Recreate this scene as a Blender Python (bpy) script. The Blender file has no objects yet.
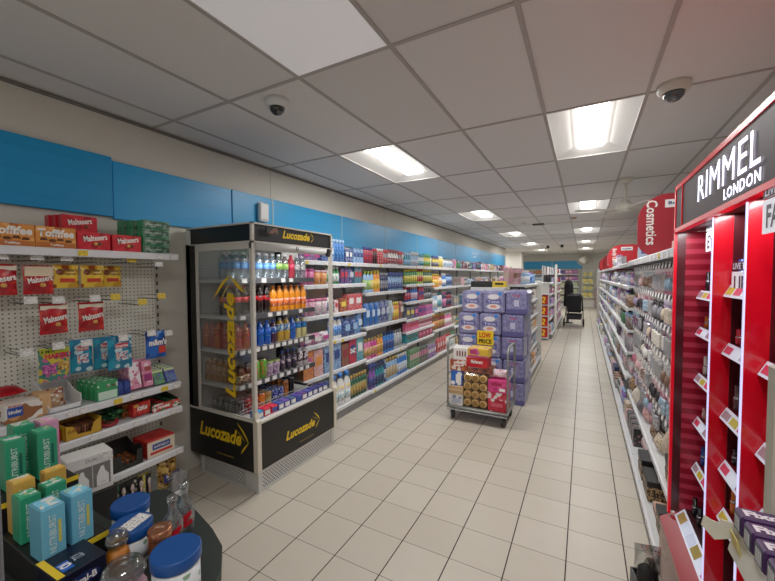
import bpy, bmesh, math, random
from mathutils import Vector, Matrix, Euler
PI = math.pi
rnd = random.Random(7)
scene = bpy.context.scene
COL = scene.collection

# ------------------------------------------------------------------ materials
def lin(c):
    return tuple(((v / 255) / 12.92 if v / 255 <= 0.04045 else ((v / 255 + 0.055) / 1.055) ** 2.4) for v in c) + (1.0,)

_M = {}
def nodes_of(name):
    m = bpy.data.materials.new(name)
    m.use_nodes = True
    nt = m.node_tree
    return m, nt, nt.nodes['Principled BSDF']

def mat(c, rough=0.5, metal=0.0, emit=0.0, coat=0.0, name='paint'):
    k = (tuple(c), rough, metal, emit, coat)
    if k in _M: return _M[k]
    m, nt, b = nodes_of(name)
    b.inputs['Base Color'].default_value = lin(c)
    b.inputs['Roughness'].default_value = rough
    b.inputs['Metallic'].default_value = metal
    if coat:
        b.inputs['Coat Weight'].default_value = coat
        b.inputs['Coat Roughness'].default_value = 0.05
    if emit:
        b.inputs['Emission Color'].default_value = lin(c)
        b.inputs['Emission Strength'].default_value = emit
    _M[k] = m
    return m

def mathn(nt, op, a, b=None, c=None):
    n = nt.nodes.new('ShaderNodeMath'); n.operation = op
    for i, v in enumerate((a, b, c)):
        if v is None: continue
        if isinstance(v, (int, float)): n.inputs[i].default_value = v
        else: nt.links.new(v, n.inputs[i])
    return n.outputs[0]

def mixc(nt, fac, a, b):
    n = nt.nodes.new('ShaderNodeMix'); n.data_type = 'RGBA'
    for i, v in ((0, fac), (6, a), (7, b)):
        if isinstance(v, (int, float)): n.inputs[i].default_value = v
        elif isinstance(v, tuple): n.inputs[i].default_value = v
        else: nt.links.new(v, n.inputs[i])
    return n.outputs[2]

def objxyz(nt):
    tc = nt.nodes.new('ShaderNodeTexCoord')
    sp = nt.nodes.new('ShaderNodeSeparateXYZ')
    nt.links.new(tc.outputs['Object'], sp.inputs[0])
    return tc.outputs['Object'], sp.outputs[0], sp.outputs[1], sp.outputs[2]

def printed(base, c2, c3=None, scale=30, rough=0.4, thr=0.35, seed=0, stretch=(1, 1, 1)):
    """busy packaging print: patches of two more colours over a base colour"""
    k = ('pr', tuple(base), tuple(c2), c3 and tuple(c3), scale, rough, thr, seed, stretch)
    if k in _M: return _M[k]
    m, nt, b = nodes_of('packaging_print')
    o, x, y, z = objxyz(nt)
    mp = nt.nodes.new('ShaderNodeMapping')
    mp.inputs['Scale'].default_value = tuple(scale * s for s in stretch)
    mp.inputs['Location'].default_value = (seed * 3.1, seed * 1.7, seed * 2.3)
    nt.links.new(o, mp.inputs['Vector'])
    n1 = nt.nodes.new('ShaderNodeTexNoise'); n1.inputs['Scale'].default_value = 1.0; n1.inputs['Detail'].default_value = 1.5
    nt.links.new(mp.outputs[0], n1.inputs['Vector'])
    f1 = mathn(nt, 'GREATER_THAN', n1.outputs[0], 0.5 + (0.5 - thr) * 0.3)
    col = mixc(nt, f1, lin(base), lin(c2))
    if c3:
        v = nt.nodes.new('ShaderNodeTexVoronoi'); v.inputs['Scale'].default_value = 1.3
        nt.links.new(mp.outputs[0], v.inputs['Vector'])
        f2 = mathn(nt, 'LESS_THAN', v.outputs['Distance'], 0.33)
        col = mixc(nt, f2, col, lin(c3))
    nt.links.new(col, b.inputs['Base Color'])
    b.inputs['Roughness'].default_value = rough
    _M[k] = m
    return m

def banded(cols, axis='z', period=0.05, rough=0.4, offset=0.0):
    """stripes of the given colours repeating along one object axis"""
    k = ('bd', tuple(map(tuple, cols)), axis, period, rough, offset)
    if k in _M: return _M[k]
    m, nt, b = nodes_of('striped_print')
    o, x, y, z = objxyz(nt)
    t = mathn(nt, 'FRACT', mathn(nt, 'MULTIPLY_ADD', {'x': x, 'y': y, 'z': z}[axis], 1 / period, offset))
    col = lin(cols[0])
    for i, c in enumerate(cols[1:], 1):
        col = mixc(nt, mathn(nt, 'GREATER_THAN', t, i / len(cols)), col, lin(c))
    nt.links.new(col, b.inputs['Base Color'])
    b.inputs['Roughness'].default_value = rough
    _M[k] = m
    return m

def glassy(tint=(235, 242, 245), gloss=0.08, name='clear_glass', opac=0.0):
    k = ('gl', tint, gloss, opac)
    if k in _M: return _M[k]
    m = bpy.data.materials.new(name); m.use_nodes = True
    nt = m.node_tree; nt.nodes.clear()
    out = nt.nodes.new('ShaderNodeOutputMaterial')
    tr = nt.nodes.new('ShaderNodeBsdfTransparent'); tr.inputs[0].default_value = lin(tint)
    gl = nt.nodes.new('ShaderNodeBsdfGlossy'); gl.inputs['Roughness'].default_value = 0.08
    mx = nt.nodes.new('ShaderNodeMixShader')
    fr = nt.nodes.new('ShaderNodeLayerWeight'); fr.inputs[0].default_value = 0.3
    f = mathn(nt, 'MULTIPLY_ADD', fr.outputs['Fresnel'], 0.35, gloss)
    nt.links.new(f, mx.inputs[0]); nt.links.new(tr.outputs[0], mx.inputs[1]); nt.links.new(gl.outputs[0], mx.inputs[2])
    last = mx.outputs[0]
    if opac:
        df = nt.nodes.new('ShaderNodeBsdfDiffuse'); df.inputs[0].default_value = lin(tint)
        m2 = nt.nodes.new('ShaderNodeMixShader'); m2.inputs[0].default_value = opac
        nt.links.new(last, m2.inputs[1]); nt.links.new(df.outputs[0], m2.inputs[2]); last = m2.outputs[0]
    nt.links.new(last, out.inputs[0])
    _M[k] = m
    return m

# ------------------------------------------------------------------ meshes
class MB:
    def __init__(s): s.v = []; s.f = []; s.sm = []
    def add(s, vs, fs, smooth=False):
        o = len(s.v); s.v += [tuple(v) for v in vs]
        s.f += [tuple(i + o for i in f) for f in fs]; s.sm += [smooth] * len(fs); return s
    def box(s, x0, y0, z0, x1, y1, z1):
        v = [(x, y, z) for x in (x0, x1) for y in (y0, y1) for z in (z0, z1)]
        return s.add(v, [(0, 1, 3, 2), (4, 6, 7, 5), (0, 4, 5, 1), (2, 3, 7, 6), (0, 2, 6, 4), (1, 5, 7, 3)])
    def cbox(s, x0, y0, z0, x1, y1, z1, r=0.004):
        """box with chamfered edges"""
        r = min(r, (x1 - x0) / 2.5, (y1 - y0) / 2.5, (z1 - z0) / 2.5)
        bm = bmesh.new()
        vs = [bm.verts.new((x, y, z)) for x in (x0, x1) for y in (y0, y1) for z in (z0, z1)]
        for f in [(0, 1, 3, 2), (4, 6, 7, 5), (0, 4, 5, 1), (2, 3, 7, 6), (0, 2, 6, 4), (1, 5, 7, 3)]:
            bm.faces.new([vs[i] for i in f])
        bmesh.ops.bevel(bm, geom=list(bm.edges), offset=r, segments=1, affect='EDGES')
        bm.verts.index_update()
        s.add([v.co[:] for v in bm.verts], [[v.index for v in f.verts] for f in bm.faces]); bm.free(); return s
    def lathe(s, prof, n=14, sx=1, sy=1, cx=0, cy=0, cz=0, cap=True):
        k = len(prof); vs = []; fs = []
        for r, z in prof:
            for i in range(n):
                a = 2 * PI * i / n; vs.append((cx + r * sx * math.cos(a), cy + r * sy * math.sin(a), cz + z))
        for j in range(k - 1):
            for i in range(n):
                i2 = (i + 1) % n; fs.append((j * n + i, j * n + i2, (j + 1) * n + i2, (j + 1) * n + i))
        if len(fs): s.add(vs, fs, True)
        if cap:
            o = len(s.v) - len(vs)
            s.f += [tuple(o + i for i in range(n - 1, -1, -1)), tuple(o + (k - 1) * n + i for i in range(n))]; s.sm += [False, False]
        return s
    def prism(s, pts, axis, a, b):
        """extrude a 2-D outline along one axis from a to b"""
        def P(u, v, w): return {'x': (w, u, v), 'y': (u, w, v), 'z': (u, v, w)}[axis]
        n = len(pts)
        vs = [P(u, v, a) for u, v in pts] + [P(u, v, b) for u, v in pts]
        fs = [tuple(range(n - 1, -1, -1)), tuple(range(n, 2 * n))] + [(i, (i + 1) % n, n + (i + 1) % n, n + i) for i in range(n)]
        return s.add(vs, fs)
    def tube(s, path, r, n=8, closed=False):
        pts = [Vector(p) for p in path]; rings = []
        for i, p in enumerate(pts):
            if closed: t = pts[(i + 1) % len(pts)] - pts[i - 1]
            else: t = pts[min(i + 1, len(pts) - 1)] - pts[max(i - 1, 0)]
            t.normalize()
            u = t.cross(Vector((0, 0, 1)))
            if u.length < 1e-3: u = t.cross(Vector((1, 0, 0)))
            u.normalize(); w = t.cross(u)
            rings.append([p + (u * math.cos(2 * PI * k / n) + w * math.sin(2 * PI * k / n)) * r for k in range(n)])
        vs = [v for rg in rings for v in rg]; fs = []
        m = len(rings)
        for j in range(m if closed else m - 1):
            for k in range(n):
                k2 = (k + 1) % n; j2 = (j + 1) % m
                fs.append((j * n + k, j * n + k2, j2 * n + k2, j2 * n + k))
        s.add(vs, fs, True)
        if not closed: s.add(rings[0], [tuple(range(n - 1, -1, -1))]); s.add(rings[-1], [tuple(range(n))])
        return s
    def pillow(s, w, d, h, nx=8, nz=10, crimp=0.06, z0=0.0):
        """flat-sealed puffed bag, front towards -y"""
        for sd in (-1, 1):
            vs = []; fs = []
            for j in range(nz + 1):
                for i in range(nx + 1):
                    u = i / nx; v = j / nz
                    e = min(v / crimp, (1 - v) / crimp, 4) / 4
                    p = max(0.0, (math.sin(PI * u)) ** 0.55 * (math.sin(PI * min(max((v - crimp) / (1 - 2 * crimp), 0), 1))) ** 0.5)
                    pinch = 1 - 0.05 * math.sin(PI * v)
                    wob = 1 + 0.06 * math.sin(9 * u + 7 * v)
                    vs.append(((u - 0.5) * w * pinch, sd * d / 2 * p * wob, z0 + v * h))
            for j in range(nz):
                for i in range(nx):
                    a = j * (nx + 1) + i
                    q = (a, a + 1, a + nx + 2, a + nx + 1)
                    fs.append(q if sd < 0 else q[::-1])
            s.add(vs, fs, True)
        return s
    def mesh(s, name):
        me = bpy.data.meshes.new(name)
        me.from_pydata(s.v, [], s.f)
        me.polygons.foreach_set('use_smooth', s.sm)
        me.materials.append(None)
        me.update()
        return me

_MC = {}
def cached(key, fn):
    if key not in _MC: _MC[key] = fn().mesh(str(key[0]))
    return _MC[key]
def R4(*a): return tuple(round(v, 4) for v in a)
def m_box(w, d, h, r=0.003):
    """base-centred chamfered box"""
    return cached(('box',) + R4(w, d, h, r), lambda: MB().cbox(-w / 2, -d / 2, 0, w / 2, d / 2, h, r))
def m_slab(x0, y0, z0, x1, y1, z1):
    return cached(('slab',) + R4(x0, y0, z0, x1, y1, z1), lambda: MB().box(x0, y0, z0, x1, y1, z1))
def m_lathe(prof, n=14, sx=1, sy=1):
    return cached(('lathe', tuple(prof), n, sx, sy), lambda: MB().lathe(prof, n, sx, sy))

_TC = {}
def m_text(txt, bold=0.0, shear=0.0, space=1.0, ext=0.0):
    """mesh of lettering lying in xz facing -y, one unit tall text box, origin at its centre; returns mesh, w, h"""
    k = (txt, bold, shear, space, ext)
    if k in _TC: return _TC[k]
    cu = bpy.data.curves.new('lettering', 'FONT')
    cu.body = txt; cu.align_x = 'CENTER'; cu.offset = bold; cu.shear = shear; cu.space_character = space; cu.resolution_u = 2
    cu.extrude = ext
    o = bpy.data.objects.new('lettering_source', cu); COL.objects.link(o)
    dg = bpy.context.evaluated_depsgraph_get(); dg.update()
    me = bpy.data.meshes.new_from_object(o.evaluated_get(dg))
    bpy.data.objects.remove(o); bpy.data.curves.remove(cu)
    xs = [v.co.x for v in me.vertices]; ys = [v.co.y for v in me.vertices]
    cx, cy = (min(xs) + max(xs)) / 2, (min(ys) + max(ys)) / 2
    w, h = max(xs) - min(xs), max(ys) - min(ys)
    for v in me.vertices:
        x, y, z = v.co
        v.co = (x - cx, -z, y - cy)
    me.materials.clear(); me.materials.append(None); me.name = 'lettering'
    me.update()
    _TC[k] = (me, w, h)
    return _TC[k]

# ------------------------------------------------------------------ spec trees -> objects
class N:
    """one node of a thing: name, mesh, material, local place, children"""
    def __init__(s, name, mesh=None, m=None, loc=(0, 0, 0), rot=(0, 0, 0), scale=(1, 1, 1), kids=(), label=None):
        s.name, s.mesh, s.m, s.loc, s.rot, s.scale, s.kids, s.label = name, mesh, m, loc, rot, scale, list(kids), label

def text(txt, w, h, loc, m, rot=(0, 0, 0), bold=0.0, shear=0.0, space=1.0, keep=False, name='lettering', ext=0.0):
    me, tw, th = m_text(txt, bold, shear, space, ext)
    sx, sz = w / tw, h / th
    if keep: sx = sz = min(sx, sz)
    return N(name, me, m, loc, rot, (sx, 1, sz))

def make(n, parent=None):
    o = bpy.data.objects.new(n.name, n.mesh)
    o.location = n.loc; o.rotation_euler = n.rot; o.scale = n.scale
    if n.mesh is not None and n.m is not None:
        o.material_slots[0].link = 'OBJECT'; o.material_slots[0].material = n.m
    COL.objects.link(o)
    if parent is not None: o.parent = parent
    if n.label and parent is not None: o['label'] = n.label
    for k in n.kids: make(k, o)
    return o

LABELS = {}
def thing(n, label, cat, loc=(0, 0, 0), rz=0.0, group=None, kind=None, rot=None, name=None, scale=None):
    o = make(n)
    o.location = loc
    o.rotation_euler = rot if rot is not None else (0, 0, rz)
    if scale: o.scale = scale
    if name: o.name = name
    o['label'] = label; o['category'] = cat
    LABELS.setdefault(label, []).append(o.name)
    if group: o['group'] = group
    if kind: o['kind'] = kind
    return o

def struct(name, mb, m, label=None):
    me = mb.mesh(name)
    o = bpy.data.objects.new(name, me); COL.objects.link(o)
    o.material_slots[0].link = 'OBJECT'; o.material_slots[0].material = m
    o['kind'] = 'structure'
    if label: o['label'] = label
    return o

ORD = ('first second third fourth fifth sixth seventh eighth ninth tenth eleventh twelfth thirteenth fourteenth fifteenth sixteenth seventeenth '
       'eighteenth nineteenth twentieth').split()
ORD += ['twenty-' + x for x in ORD[:9]] + ['thirtieth'] + ['thirty-' + x for x in ORD[:9]] + ['fortieth'] + ['forty-' + x for x in ORD[:9]] + ['fiftieth']
FACE_L = PI / 2      # stands against the blue-panelled wall, front towards the aisle
FACE_R = -PI / 2     # stands on the other side, front towards the aisle
WHITE = (228, 228, 226)
LAMP = 9.0
AREA_W = 24.0
EXPO = -0.33
GAMMA = 1.09
# ------------------------------------------------------------------ camera
f_px, yaw, pitch, roll = 364.08, 0.4956, -0.0388, -0.0047
cam = bpy.data.objects.new('camera', bpy.data.cameras.new('camera')); COL.objects.link(cam)
cam.data.sensor_width = 36; cam.data.lens = f_px / 775 * 36; cam.data.clip_start = 0.02
fw = Vector((-math.sin(yaw) * math.cos(pitch), math.cos(yaw) * math.cos(pitch), math.sin(pitch)))
rt = Vector((math.cos(yaw), math.sin(yaw), 0)); up = rt.cross(fw)
r2 = rt * math.cos(roll) + up * math.sin(roll); u2 = r2.cross(fw)
cam.matrix_world = Matrix(((r2.x, u2.x, -fw.x, 0), (r2.y, u2.y, -fw.y, 0), (r2.z, u2.z, -fw.z, 1.64), (0, 0, 0, 1)))
scene.camera = cam
scene.view_settings.view_transform = 'Standard'
scene.view_settings.look = 'None'
scene.view_settings.exposure = EXPO; scene.view_settings.gamma = GAMMA
try:
    scene.cycles.use_denoising = True
    scene.cycles.max_bounces = 8; scene.cycles.diffuse_bounces = 4; scene.cycles.transparent_max_bounces = 24
    scene.cycles.sample_clamp_indirect = 6.0
    scene.cycles.caustics_reflective = False; scene.cycles.caustics_refractive = False
except Exception: pass
w = bpy.data.worlds.new('fill_world'); scene.world = w; w.use_nodes = True
w.node_tree.nodes['Background'].inputs[0].default_value = (1.0, 0.97, 0.94, 1)
w.node_tree.nodes['Background'].inputs[1].default_value = 0.5  # even fill added through the open end behind the camera

# ------------------------------------------------------------------ floor, walls, ceiling
CEIL = 2.79; WX = -2.95; YB = 21.73
X0, X1, Y0 = -5.6, 4.6, -2.6
def floor_mat():
    m, nt, b = nodes_of('floor_tiles')
    o, x, y, z = objxyz(nt)
    tx = mathn(nt, 'MULTIPLY_ADD', x, 1 / 0.3, 0.97 / 0.3); ty = mathn(nt, 'MULTIPLY_ADD', y, 1 / 0.2957, -1.680 / 0.2957)
    def edge(t): return mathn(nt, 'ABSOLUTE', mathn(nt, 'SUBTRACT', mathn(nt, 'FRACT', mathn(nt, 'ADD', t, 100.5)), 0.5))
    gx = mathn(nt, 'LESS_THAN', edge(tx), 0.0115); gy = mathn(nt, 'LESS_THAN', edge(ty), 0.0075)
    cv = nt.nodes.new('ShaderNodeCombineXYZ')
    nt.links.new(mathn(nt, 'FLOOR', tx), cv.inputs[0]); nt.links.new(mathn(nt, 'FLOOR', ty), cv.inputs[1])
    wn = nt.nodes.new('ShaderNodeTexWhiteNoise'); wn.noise_dimensions = '2D'; nt.links.new(cv.outputs[0], wn.inputs['Vector'])
    ns = nt.nodes.new('ShaderNodeTexNoise'); ns.inputs['Scale'].default_value = 9; ns.inputs['Detail'].default_value = 5; nt.links.new(o, ns.inputs['Vector'])
    base = mixc(nt, wn.outputs[0], lin((194, 186, 171)), lin((204, 197, 183)))
    base = mixc(nt, mathn(nt, 'MULTIPLY', ns.outputs[0], 0.35), base, lin((184, 173, 155)))
    c = mixc(nt, mathn(nt, 'MULTIPLY', gy, 0.8), base, lin((82, 73, 62)))
    c = mixc(nt, gx, c, lin((56, 47, 40)))
    nt.links.new(c, b.inputs['Base Color'])
    g = mathn(nt, 'MAXIMUM', gx, gy)
    nt.links.new(mathn(nt, 'MULTIPLY_ADD', g, 0.5, 0.36), b.inputs['Roughness'])
    b.inputs['Specular IOR Level'].default_value = 0.35
    return m
struct('floor', MB().box(X0, Y0, -0.1, X1, YB + 0.2, 0), floor_mat())

def ceil_mat():
    m, nt, b = nodes_of('ceiling_tiles')
    o, x, y, z = objxyz(nt)
    cv = nt.nodes.new('ShaderNodeCombineXYZ')
    nt.links.new(mathn(nt, 'FLOOR', mathn(nt, 'MULTIPLY_ADD', x, 1 / 0.6, 2.666 / 0.6)), cv.inputs[0])
    nt.links.new(mathn(nt, 'FLOOR', mathn(nt, 'MULTIPLY_ADD', y, 1 / 1.2, -1.647 / 1.2)), cv.inputs[1])
    wn = nt.nodes.new('ShaderNodeTexWhiteNoise'); wn.noise_dimensions = '2D'; nt.links.new(cv.outputs[0], wn.inputs['Vector'])
    nz = nt.nodes.new('ShaderNodeTexNoise'); nz.inputs['Scale'].default_value = 160; nt.links.new(o, nz.inputs['Vector'])
    c = mixc(nt, wn.outputs[0], lin((222, 220, 218)), lin((232, 230, 228)))
    c = mixc(nt, mathn(nt, 'MULTIPLY', nz.outputs[0], 0.12), c, lin((120, 116, 112)))
    nt.links.new(c, b.inputs['Base Color']); b.inputs['Roughness'].default_value = 0.9
    return m
LX = (-2.066, -0.266, -4.466)                      # lit columns of the grid
LY = [-.753 + 3.6 * k for k in range(7)]   # lit rows
lit = {(lx, ly) for lx in LX for ly in LY if ly < 20 and (ly > 0 or lx > -1) and (lx > -4 or ly > 16)}
xs = [X0] + [-2.666 + 0.6 * i for i in range(-4, 13)]; xs = [v for v in xs if v < X1] + [X1]
ys = [Y0] + [1.647 + 1.2 * j for j in range(-3, 17)]; ys = [v for v in ys if v < YB + 0.2] + [YB + 0.2]
white_cell = (-1.466, 0.447)
cb = MB()
for i in range(len(xs) - 1):
    for j in range(len(ys) - 1):
        if any(abs(xs[i] - a) < .02 and abs(ys[j] - b_) < .02 for a, b_ in lit | {white_cell}): continue
        cb.add([(xs[i], ys[j], CEIL), (xs[i + 1], ys[j], CEIL), (xs[i + 1], ys[j + 1], CEIL), (xs[i], ys[j + 1], CEIL)], [(0, 3, 2, 1)])
struct('ceiling', cb, ceil_mat())
gb = MB()
for x in xs[1:-1]:
    gb.box(x - 0.011, Y0, CEIL - 0.006, x + 0.011, YB, CEIL - 0.0005)
for y in ys[1:-1]:
    gb.box(X0, y - 0.011, CEIL - 0.0055, X1, y + 0.011, CEIL - 0.0005)
struct('trim_1', gb, mat((176, 170, 166), 0.6), 'white metal grid carrying the ceiling tiles')
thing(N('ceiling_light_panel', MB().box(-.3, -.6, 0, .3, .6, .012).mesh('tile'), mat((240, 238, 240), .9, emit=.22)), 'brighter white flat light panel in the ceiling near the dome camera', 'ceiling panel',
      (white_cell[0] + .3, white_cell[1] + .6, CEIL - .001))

wall_white = mat((216, 213, 203), 0.85)
def wall_left_mat():
    m, nt, b = nodes_of('left_wall_paint')
    o, x, y, z = objxyz(nt)
    ns = nt.nodes.new('ShaderNodeTexNoise'); ns.inputs['Scale'].default_value = 3; nt.links.new(o, ns.inputs['Vector'])
    c = mixc(nt, mathn(nt, 'MULTIPLY', ns.outputs[0], 0.3), lin((216, 212, 200)), lin((196, 192, 180)))
    ly = mathn(nt, 'ABSOLUTE', mathn(nt, 'SUBTRACT', mathn(nt, 'FRACT', mathn(nt, 'MULTIPLY_ADD', y, 1 / 2.5, 0.36)), 0.5))
    c = mixc(nt, mathn(nt, 'MULTIPLY', mathn(nt, 'LESS_THAN', ly, 0.0022), 0.45), c, lin((110, 108, 100)))
    nt.links.new(c, b.inputs['Base Color']); b.inputs['Roughness'].default_value = 0.85
    return m
struct('wall_left', MB().box(WX - 0.12, Y0, 0, WX, 15.9, CEIL), wall_left_mat())
struct('wall_recess', MB().box(X0, 15.9, 0, WX - .0, 16.02, CEIL), wall_white)
struct('wall_side', MB().box(X0 - .1, 16.0, 0, X0, YB + .1, CEIL), wall_white)
struct('wall_back', MB().box(X0, YB, 0, X1, YB + 0.12, CEIL), mat((206, 204, 198), .85))
struct('wall_right', MB().box(X1, Y0, 0, X1 + 0.12, YB + .1, CEIL), wall_white)
struct('trim_2', MB().box(WX, Y0, CEIL - 0.022, WX + 0.02, 15.9, CEIL - 0.0065), mat((120, 116, 110), .7), 'dark edge trim where left wall meets ceiling')
struct('wall_pillar', MB().box(-3.5, 18.6, 0, -2.72, 19.3, CEIL), mat((226, 224, 216), .85))

# blue fascia panels along the wall, above the shelving
def blue_mat(c):
    m, nt, b = nodes_of('blue_fascia')
    o, x, y, z = objxyz(nt)
    t = mathn(nt, 'ABSOLUTE', mathn(nt, 'SUBTRACT', mathn(nt, 'FRACT', mathn(nt, 'MULTIPLY', z, 1 / 0.14)), 0.5))
    l = mathn(nt, 'MULTIPLY', mathn(nt, 'LESS_THAN', t, 0.012), 0.3)
    nt.links.new(mixc(nt, l, lin(c), lin(tuple(int(v * .6) for v in c))), b.inputs['Base Color'])
    b.inputs['Roughness'].default_value = 0.38
    return m
blues = [blue_mat((0, 150, 214)), blue_mat((6, 160, 226)), blue_mat((36, 158, 216))]
edges = [0.1, 1.36, 2.345] + [2.85 + 1.25 * k for k in range(10)] + [15.7]
for i in range(len(edges) - 1):
    y0, y1 = edges[i], edges[i + 1] - 0.006
    zt = 2.482 if i == 0 else 2.462
    zb = 2.068 if i == 0 else 2.055
    where = ['above the boxed chocolates', 'above the green mint boxes beside the fridge', 'behind the top of the drinks fridge'] + ['above the %s shelving bay past the fridge' % ORD[k] for k in range(12)]
    m = blues[min(i, 2)] if i < 4 else blues[2]
    th = 0.03 if i != 1 else 0.022
    n = N('wall_panel', MB().cbox(0, 0, 0, th, y1 - y0, zt - zb, .003).mesh('wall_panel'), m)
    if i >= 3: n.kids.append(N('joint_strip', MB().box(th, -0.012, 0, th + .004, 0.006, zt - zb).mesh('joint_strip'), mat((150, 190, 205), .4)))
    if i == len(edges) - 5:
        n.kids.append(text('beauty\nbath', .62, .17, (th + .003, .62, .22), mat((225, 238, 242), .5), rot=(0, 0, FACE_L)))
    thing(n, 'blue wall fascia panel ' + where[i], 'wall panel', (WX + 0.001, y0, zb), group='blue fascia panels on the shop wall')

# ------------------------------------------------------------------ ceiling lights
def m_trough():
    mb = MB()   # sloping reflector wings around the lamp, open downwards
    a, b_, h = 0.295, 0.595, 0.07
    ia, ib = 0.15, 0.5
    o = [(-a, -b_, 0), (a, -b_, 0), (a, b_, 0), (-a, b_, 0)]; i_ = [(-ia, -ib, h), (ia, -ib, h), (ia, ib, h), (-ia, ib, h)]
    mb.add(o + i_, [(0, 4, 5, 1), (1, 5, 6, 2), (2, 6, 7, 3), (3, 7, 4, 0), (4, 7, 6, 5)])
    return mb.mesh('reflector')
def m_rim():
    mb = MB(); a, b_, t = 0.3, 0.6, 0.012
    mb.box(-a, -b_, -.004, -a + t, b_, .004); mb.box(a - t, -b_, -.004, a, b_, .004)
    mb.box(-a + t, -b_, -.004, a - t, -b_ + t, .004); mb.box(-a + t, b_ - t, -.004, a - t, b_, .004)
    return mb.mesh('frame')
lamp_m = mat((255, 250, 243), 0.6, emit=LAMP)
trough, rim = m_trough(), m_rim()
diff = MB().cbox(-.105, -.5, .045, .105, .5, .068, .01).mesh('diffuser')
for ly in LY:
    for lx in LX:
        if (lx, ly) not in lit: continue
        k = LY.index(ly)
        n = N('ceiling_light', None, kids=[N('reflector', trough, mat((236, 236, 234), .5, emit=.1)), N('frame', rim, mat((236, 236, 234), .5)), N('diffuser', diff, lamp_m)])  # reflector wings carry a faint glow of their own for reflected lamplight
        thing(n, '%s recessed ceiling light from the near end of the row over %s' % (ORD[k], 'the back recess' if lx < -4 else 'the wide aisle' if lx < -1 else 'the cosmetics aisle'), 'ceiling light', (lx + .3, ly + .6, CEIL), group='recessed ceiling lights')
        if True:
            L = bpy.data.lights.new('troffer_glow', 'AREA'); L.shape = 'RECTANGLE'; L.size = .24; L.size_y = 1.0; L.energy = AREA_W * (1.5 if ly > 13 else 1.0); L.color = (1.0, .985, .965)
            lo = bpy.data.objects.new('troffer_glow', L); COL.objects.link(lo); lo.location = (lx + .3, ly + .6, CEIL - .012)

# domes and detectors
def dome(label, loc, r, shell, ball):
    n = N('dome_camera', None, kids=[N('housing', m_lathe([(r, 0), (r, -.025), (r * .92, -.045), (r * .75, -.052)][::-1], 20), shell),
        N('dome', m_lathe([(0.004, -.052 - r * .62), (r * .35, -.05 - r * .55), (r * .6, -.05 - r * .3), (r * .7, -.05)], 18), ball)])
    thing(n, label, 'security camera', loc)
dome('white dome security camera with dark bubble on ceiling near the fridge', (-1.776, 1.786, CEIL), .075, mat((222, 222, 222), .4), mat((18, 19, 22), .1, coat=1))
dome('cream dome security camera with grey bubble on ceiling by the red stand', (0.459, 2.80, CEIL), .085, mat((214, 210, 196), .4), mat((70, 78, 84), .12, coat=1))
thing(N('smoke_detector', m_lathe([(.05, -.04), (.06, -.02), (.06, 0)], 14), mat((232, 230, 224), .5)), 'white round smoke detector on the ceiling, mid aisle', 'smoke detector', (-1.195, 8.445, CEIL))
thing(N('ceiling_vent', MB().cbox(-.12, -.1, -.02, .12, .1, 0).mesh('vent'), mat((45, 45, 45), .6)), 'small black vent box on the ceiling past smoke detector', 'vent', (-.92, 8.79, CEIL))
for px, py, wd in ((-1.25, 15.3, 'nearer the wall'), (-.75, 15.1, 'nearer the pram')):
    n = N('ceiling_camera', MB().cbox(-.05, -.05, -.05, .05, .05, 0).mesh('bracket'), mat((30, 30, 30), .5), kids=[N('lens', m_lathe([(.045, -.1), (.06, -.05)], 10), mat((15, 15, 15), .2))])  # black camera housing, gives no light
    thing(n, 'small black ceiling device far down the shop, ' + wd, 'camera', (px, py, CEIL))
thing(N('sprinkler_plate', m_lathe([(.03, -.03), (.055, -.012), (.055, 0)], 12), mat((190, 160, 130), .5)), 'small brownish sprinkler plate in ceiling above cosmetics aisle', 'sprinkler', (-.2, 8.18, CEIL))

# ceiling fan
def fan():
    cr = mat((222, 218, 204), .45)
    kids = [N('canopy', m_lathe([(.03, -.06), (.07, -.03), (.075, 0)], 14), cr), N('downrod', m_lathe([(.014, -.27), (.014, -.05)], 8), cr),
            N('motor', m_lathe([(.03, -.40), (.085, -.385), (.1, -.35), (.09, -.31), (.045, -.285), (.03, -.25)], 18), cr)]
    bl = MB().prism([(.09, -.028), (.22, -.05), (.55, -.058), (.57, 0), (.55, .058), (.22, .05), (.09, .028)], 'z', -.372, -.364).mesh('blade')
    for k in range(4): kids.append(N('blade', bl, mat((214, 209, 194), .5), rot=(0, 0, k * PI / 2 + .35)))
    return N('ceiling_fan', None, kids=kids)
thing(fan(), 'cream four-blade ceiling fan on short rod above right shelving', 'ceiling fan', (.42, 5.2, CEIL))
# ------------------------------------------------------------------ shelving bays
steel = mat((205, 207, 208), .45); rail_white = mat((226, 228, 232), .35); grey_up = mat((150, 152, 155), .5)
tick_w = printed((238, 238, 234), (186, 176, 178), None, 150, .5, .40, 1, (1, 1, 2.2))
tick_y = printed((244, 212, 60), (190, 160, 50), None, 150, .5, .40, 2, (1, 1, 2.2))
def peg_mat(c=(230, 228, 215)):
    m, nt, b = nodes_of('pegboard')
    o, x, y, z = objxyz(nt)
    fx = mathn(nt, 'SUBTRACT', mathn(nt, 'FRACT', mathn(nt, 'MULTIPLY_ADD', x, 1 / .0254, 200)), .5)
    fz = mathn(nt, 'SUBTRACT', mathn(nt, 'FRACT', mathn(nt, 'MULTIPLY', z, 1 / .0254)), .5)
    d = mathn(nt, 'SQRT', mathn(nt, 'ADD', mathn(nt, 'MULTIPLY', fx, fx), mathn(nt, 'MULTIPLY', fz, fz)))
    nt.links.new(mixc(nt, mathn(nt, 'LESS_THAN', d, .17), lin(c), lin((88, 84, 74))), b.inputs['Base Color'])
    b.inputs['Roughness'].default_value = .6
    return m
peg = peg_mat()
def ticket(x, y, z, w=.045, h=.03, m=None, tilt=0.0, name='price_ticket'):
    return N(name, m_slab(-w / 2, -.0015, -h / 2, w / 2, 0, h / 2), m or tick_w, (x, y, z), (tilt, 0, 0))
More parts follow.
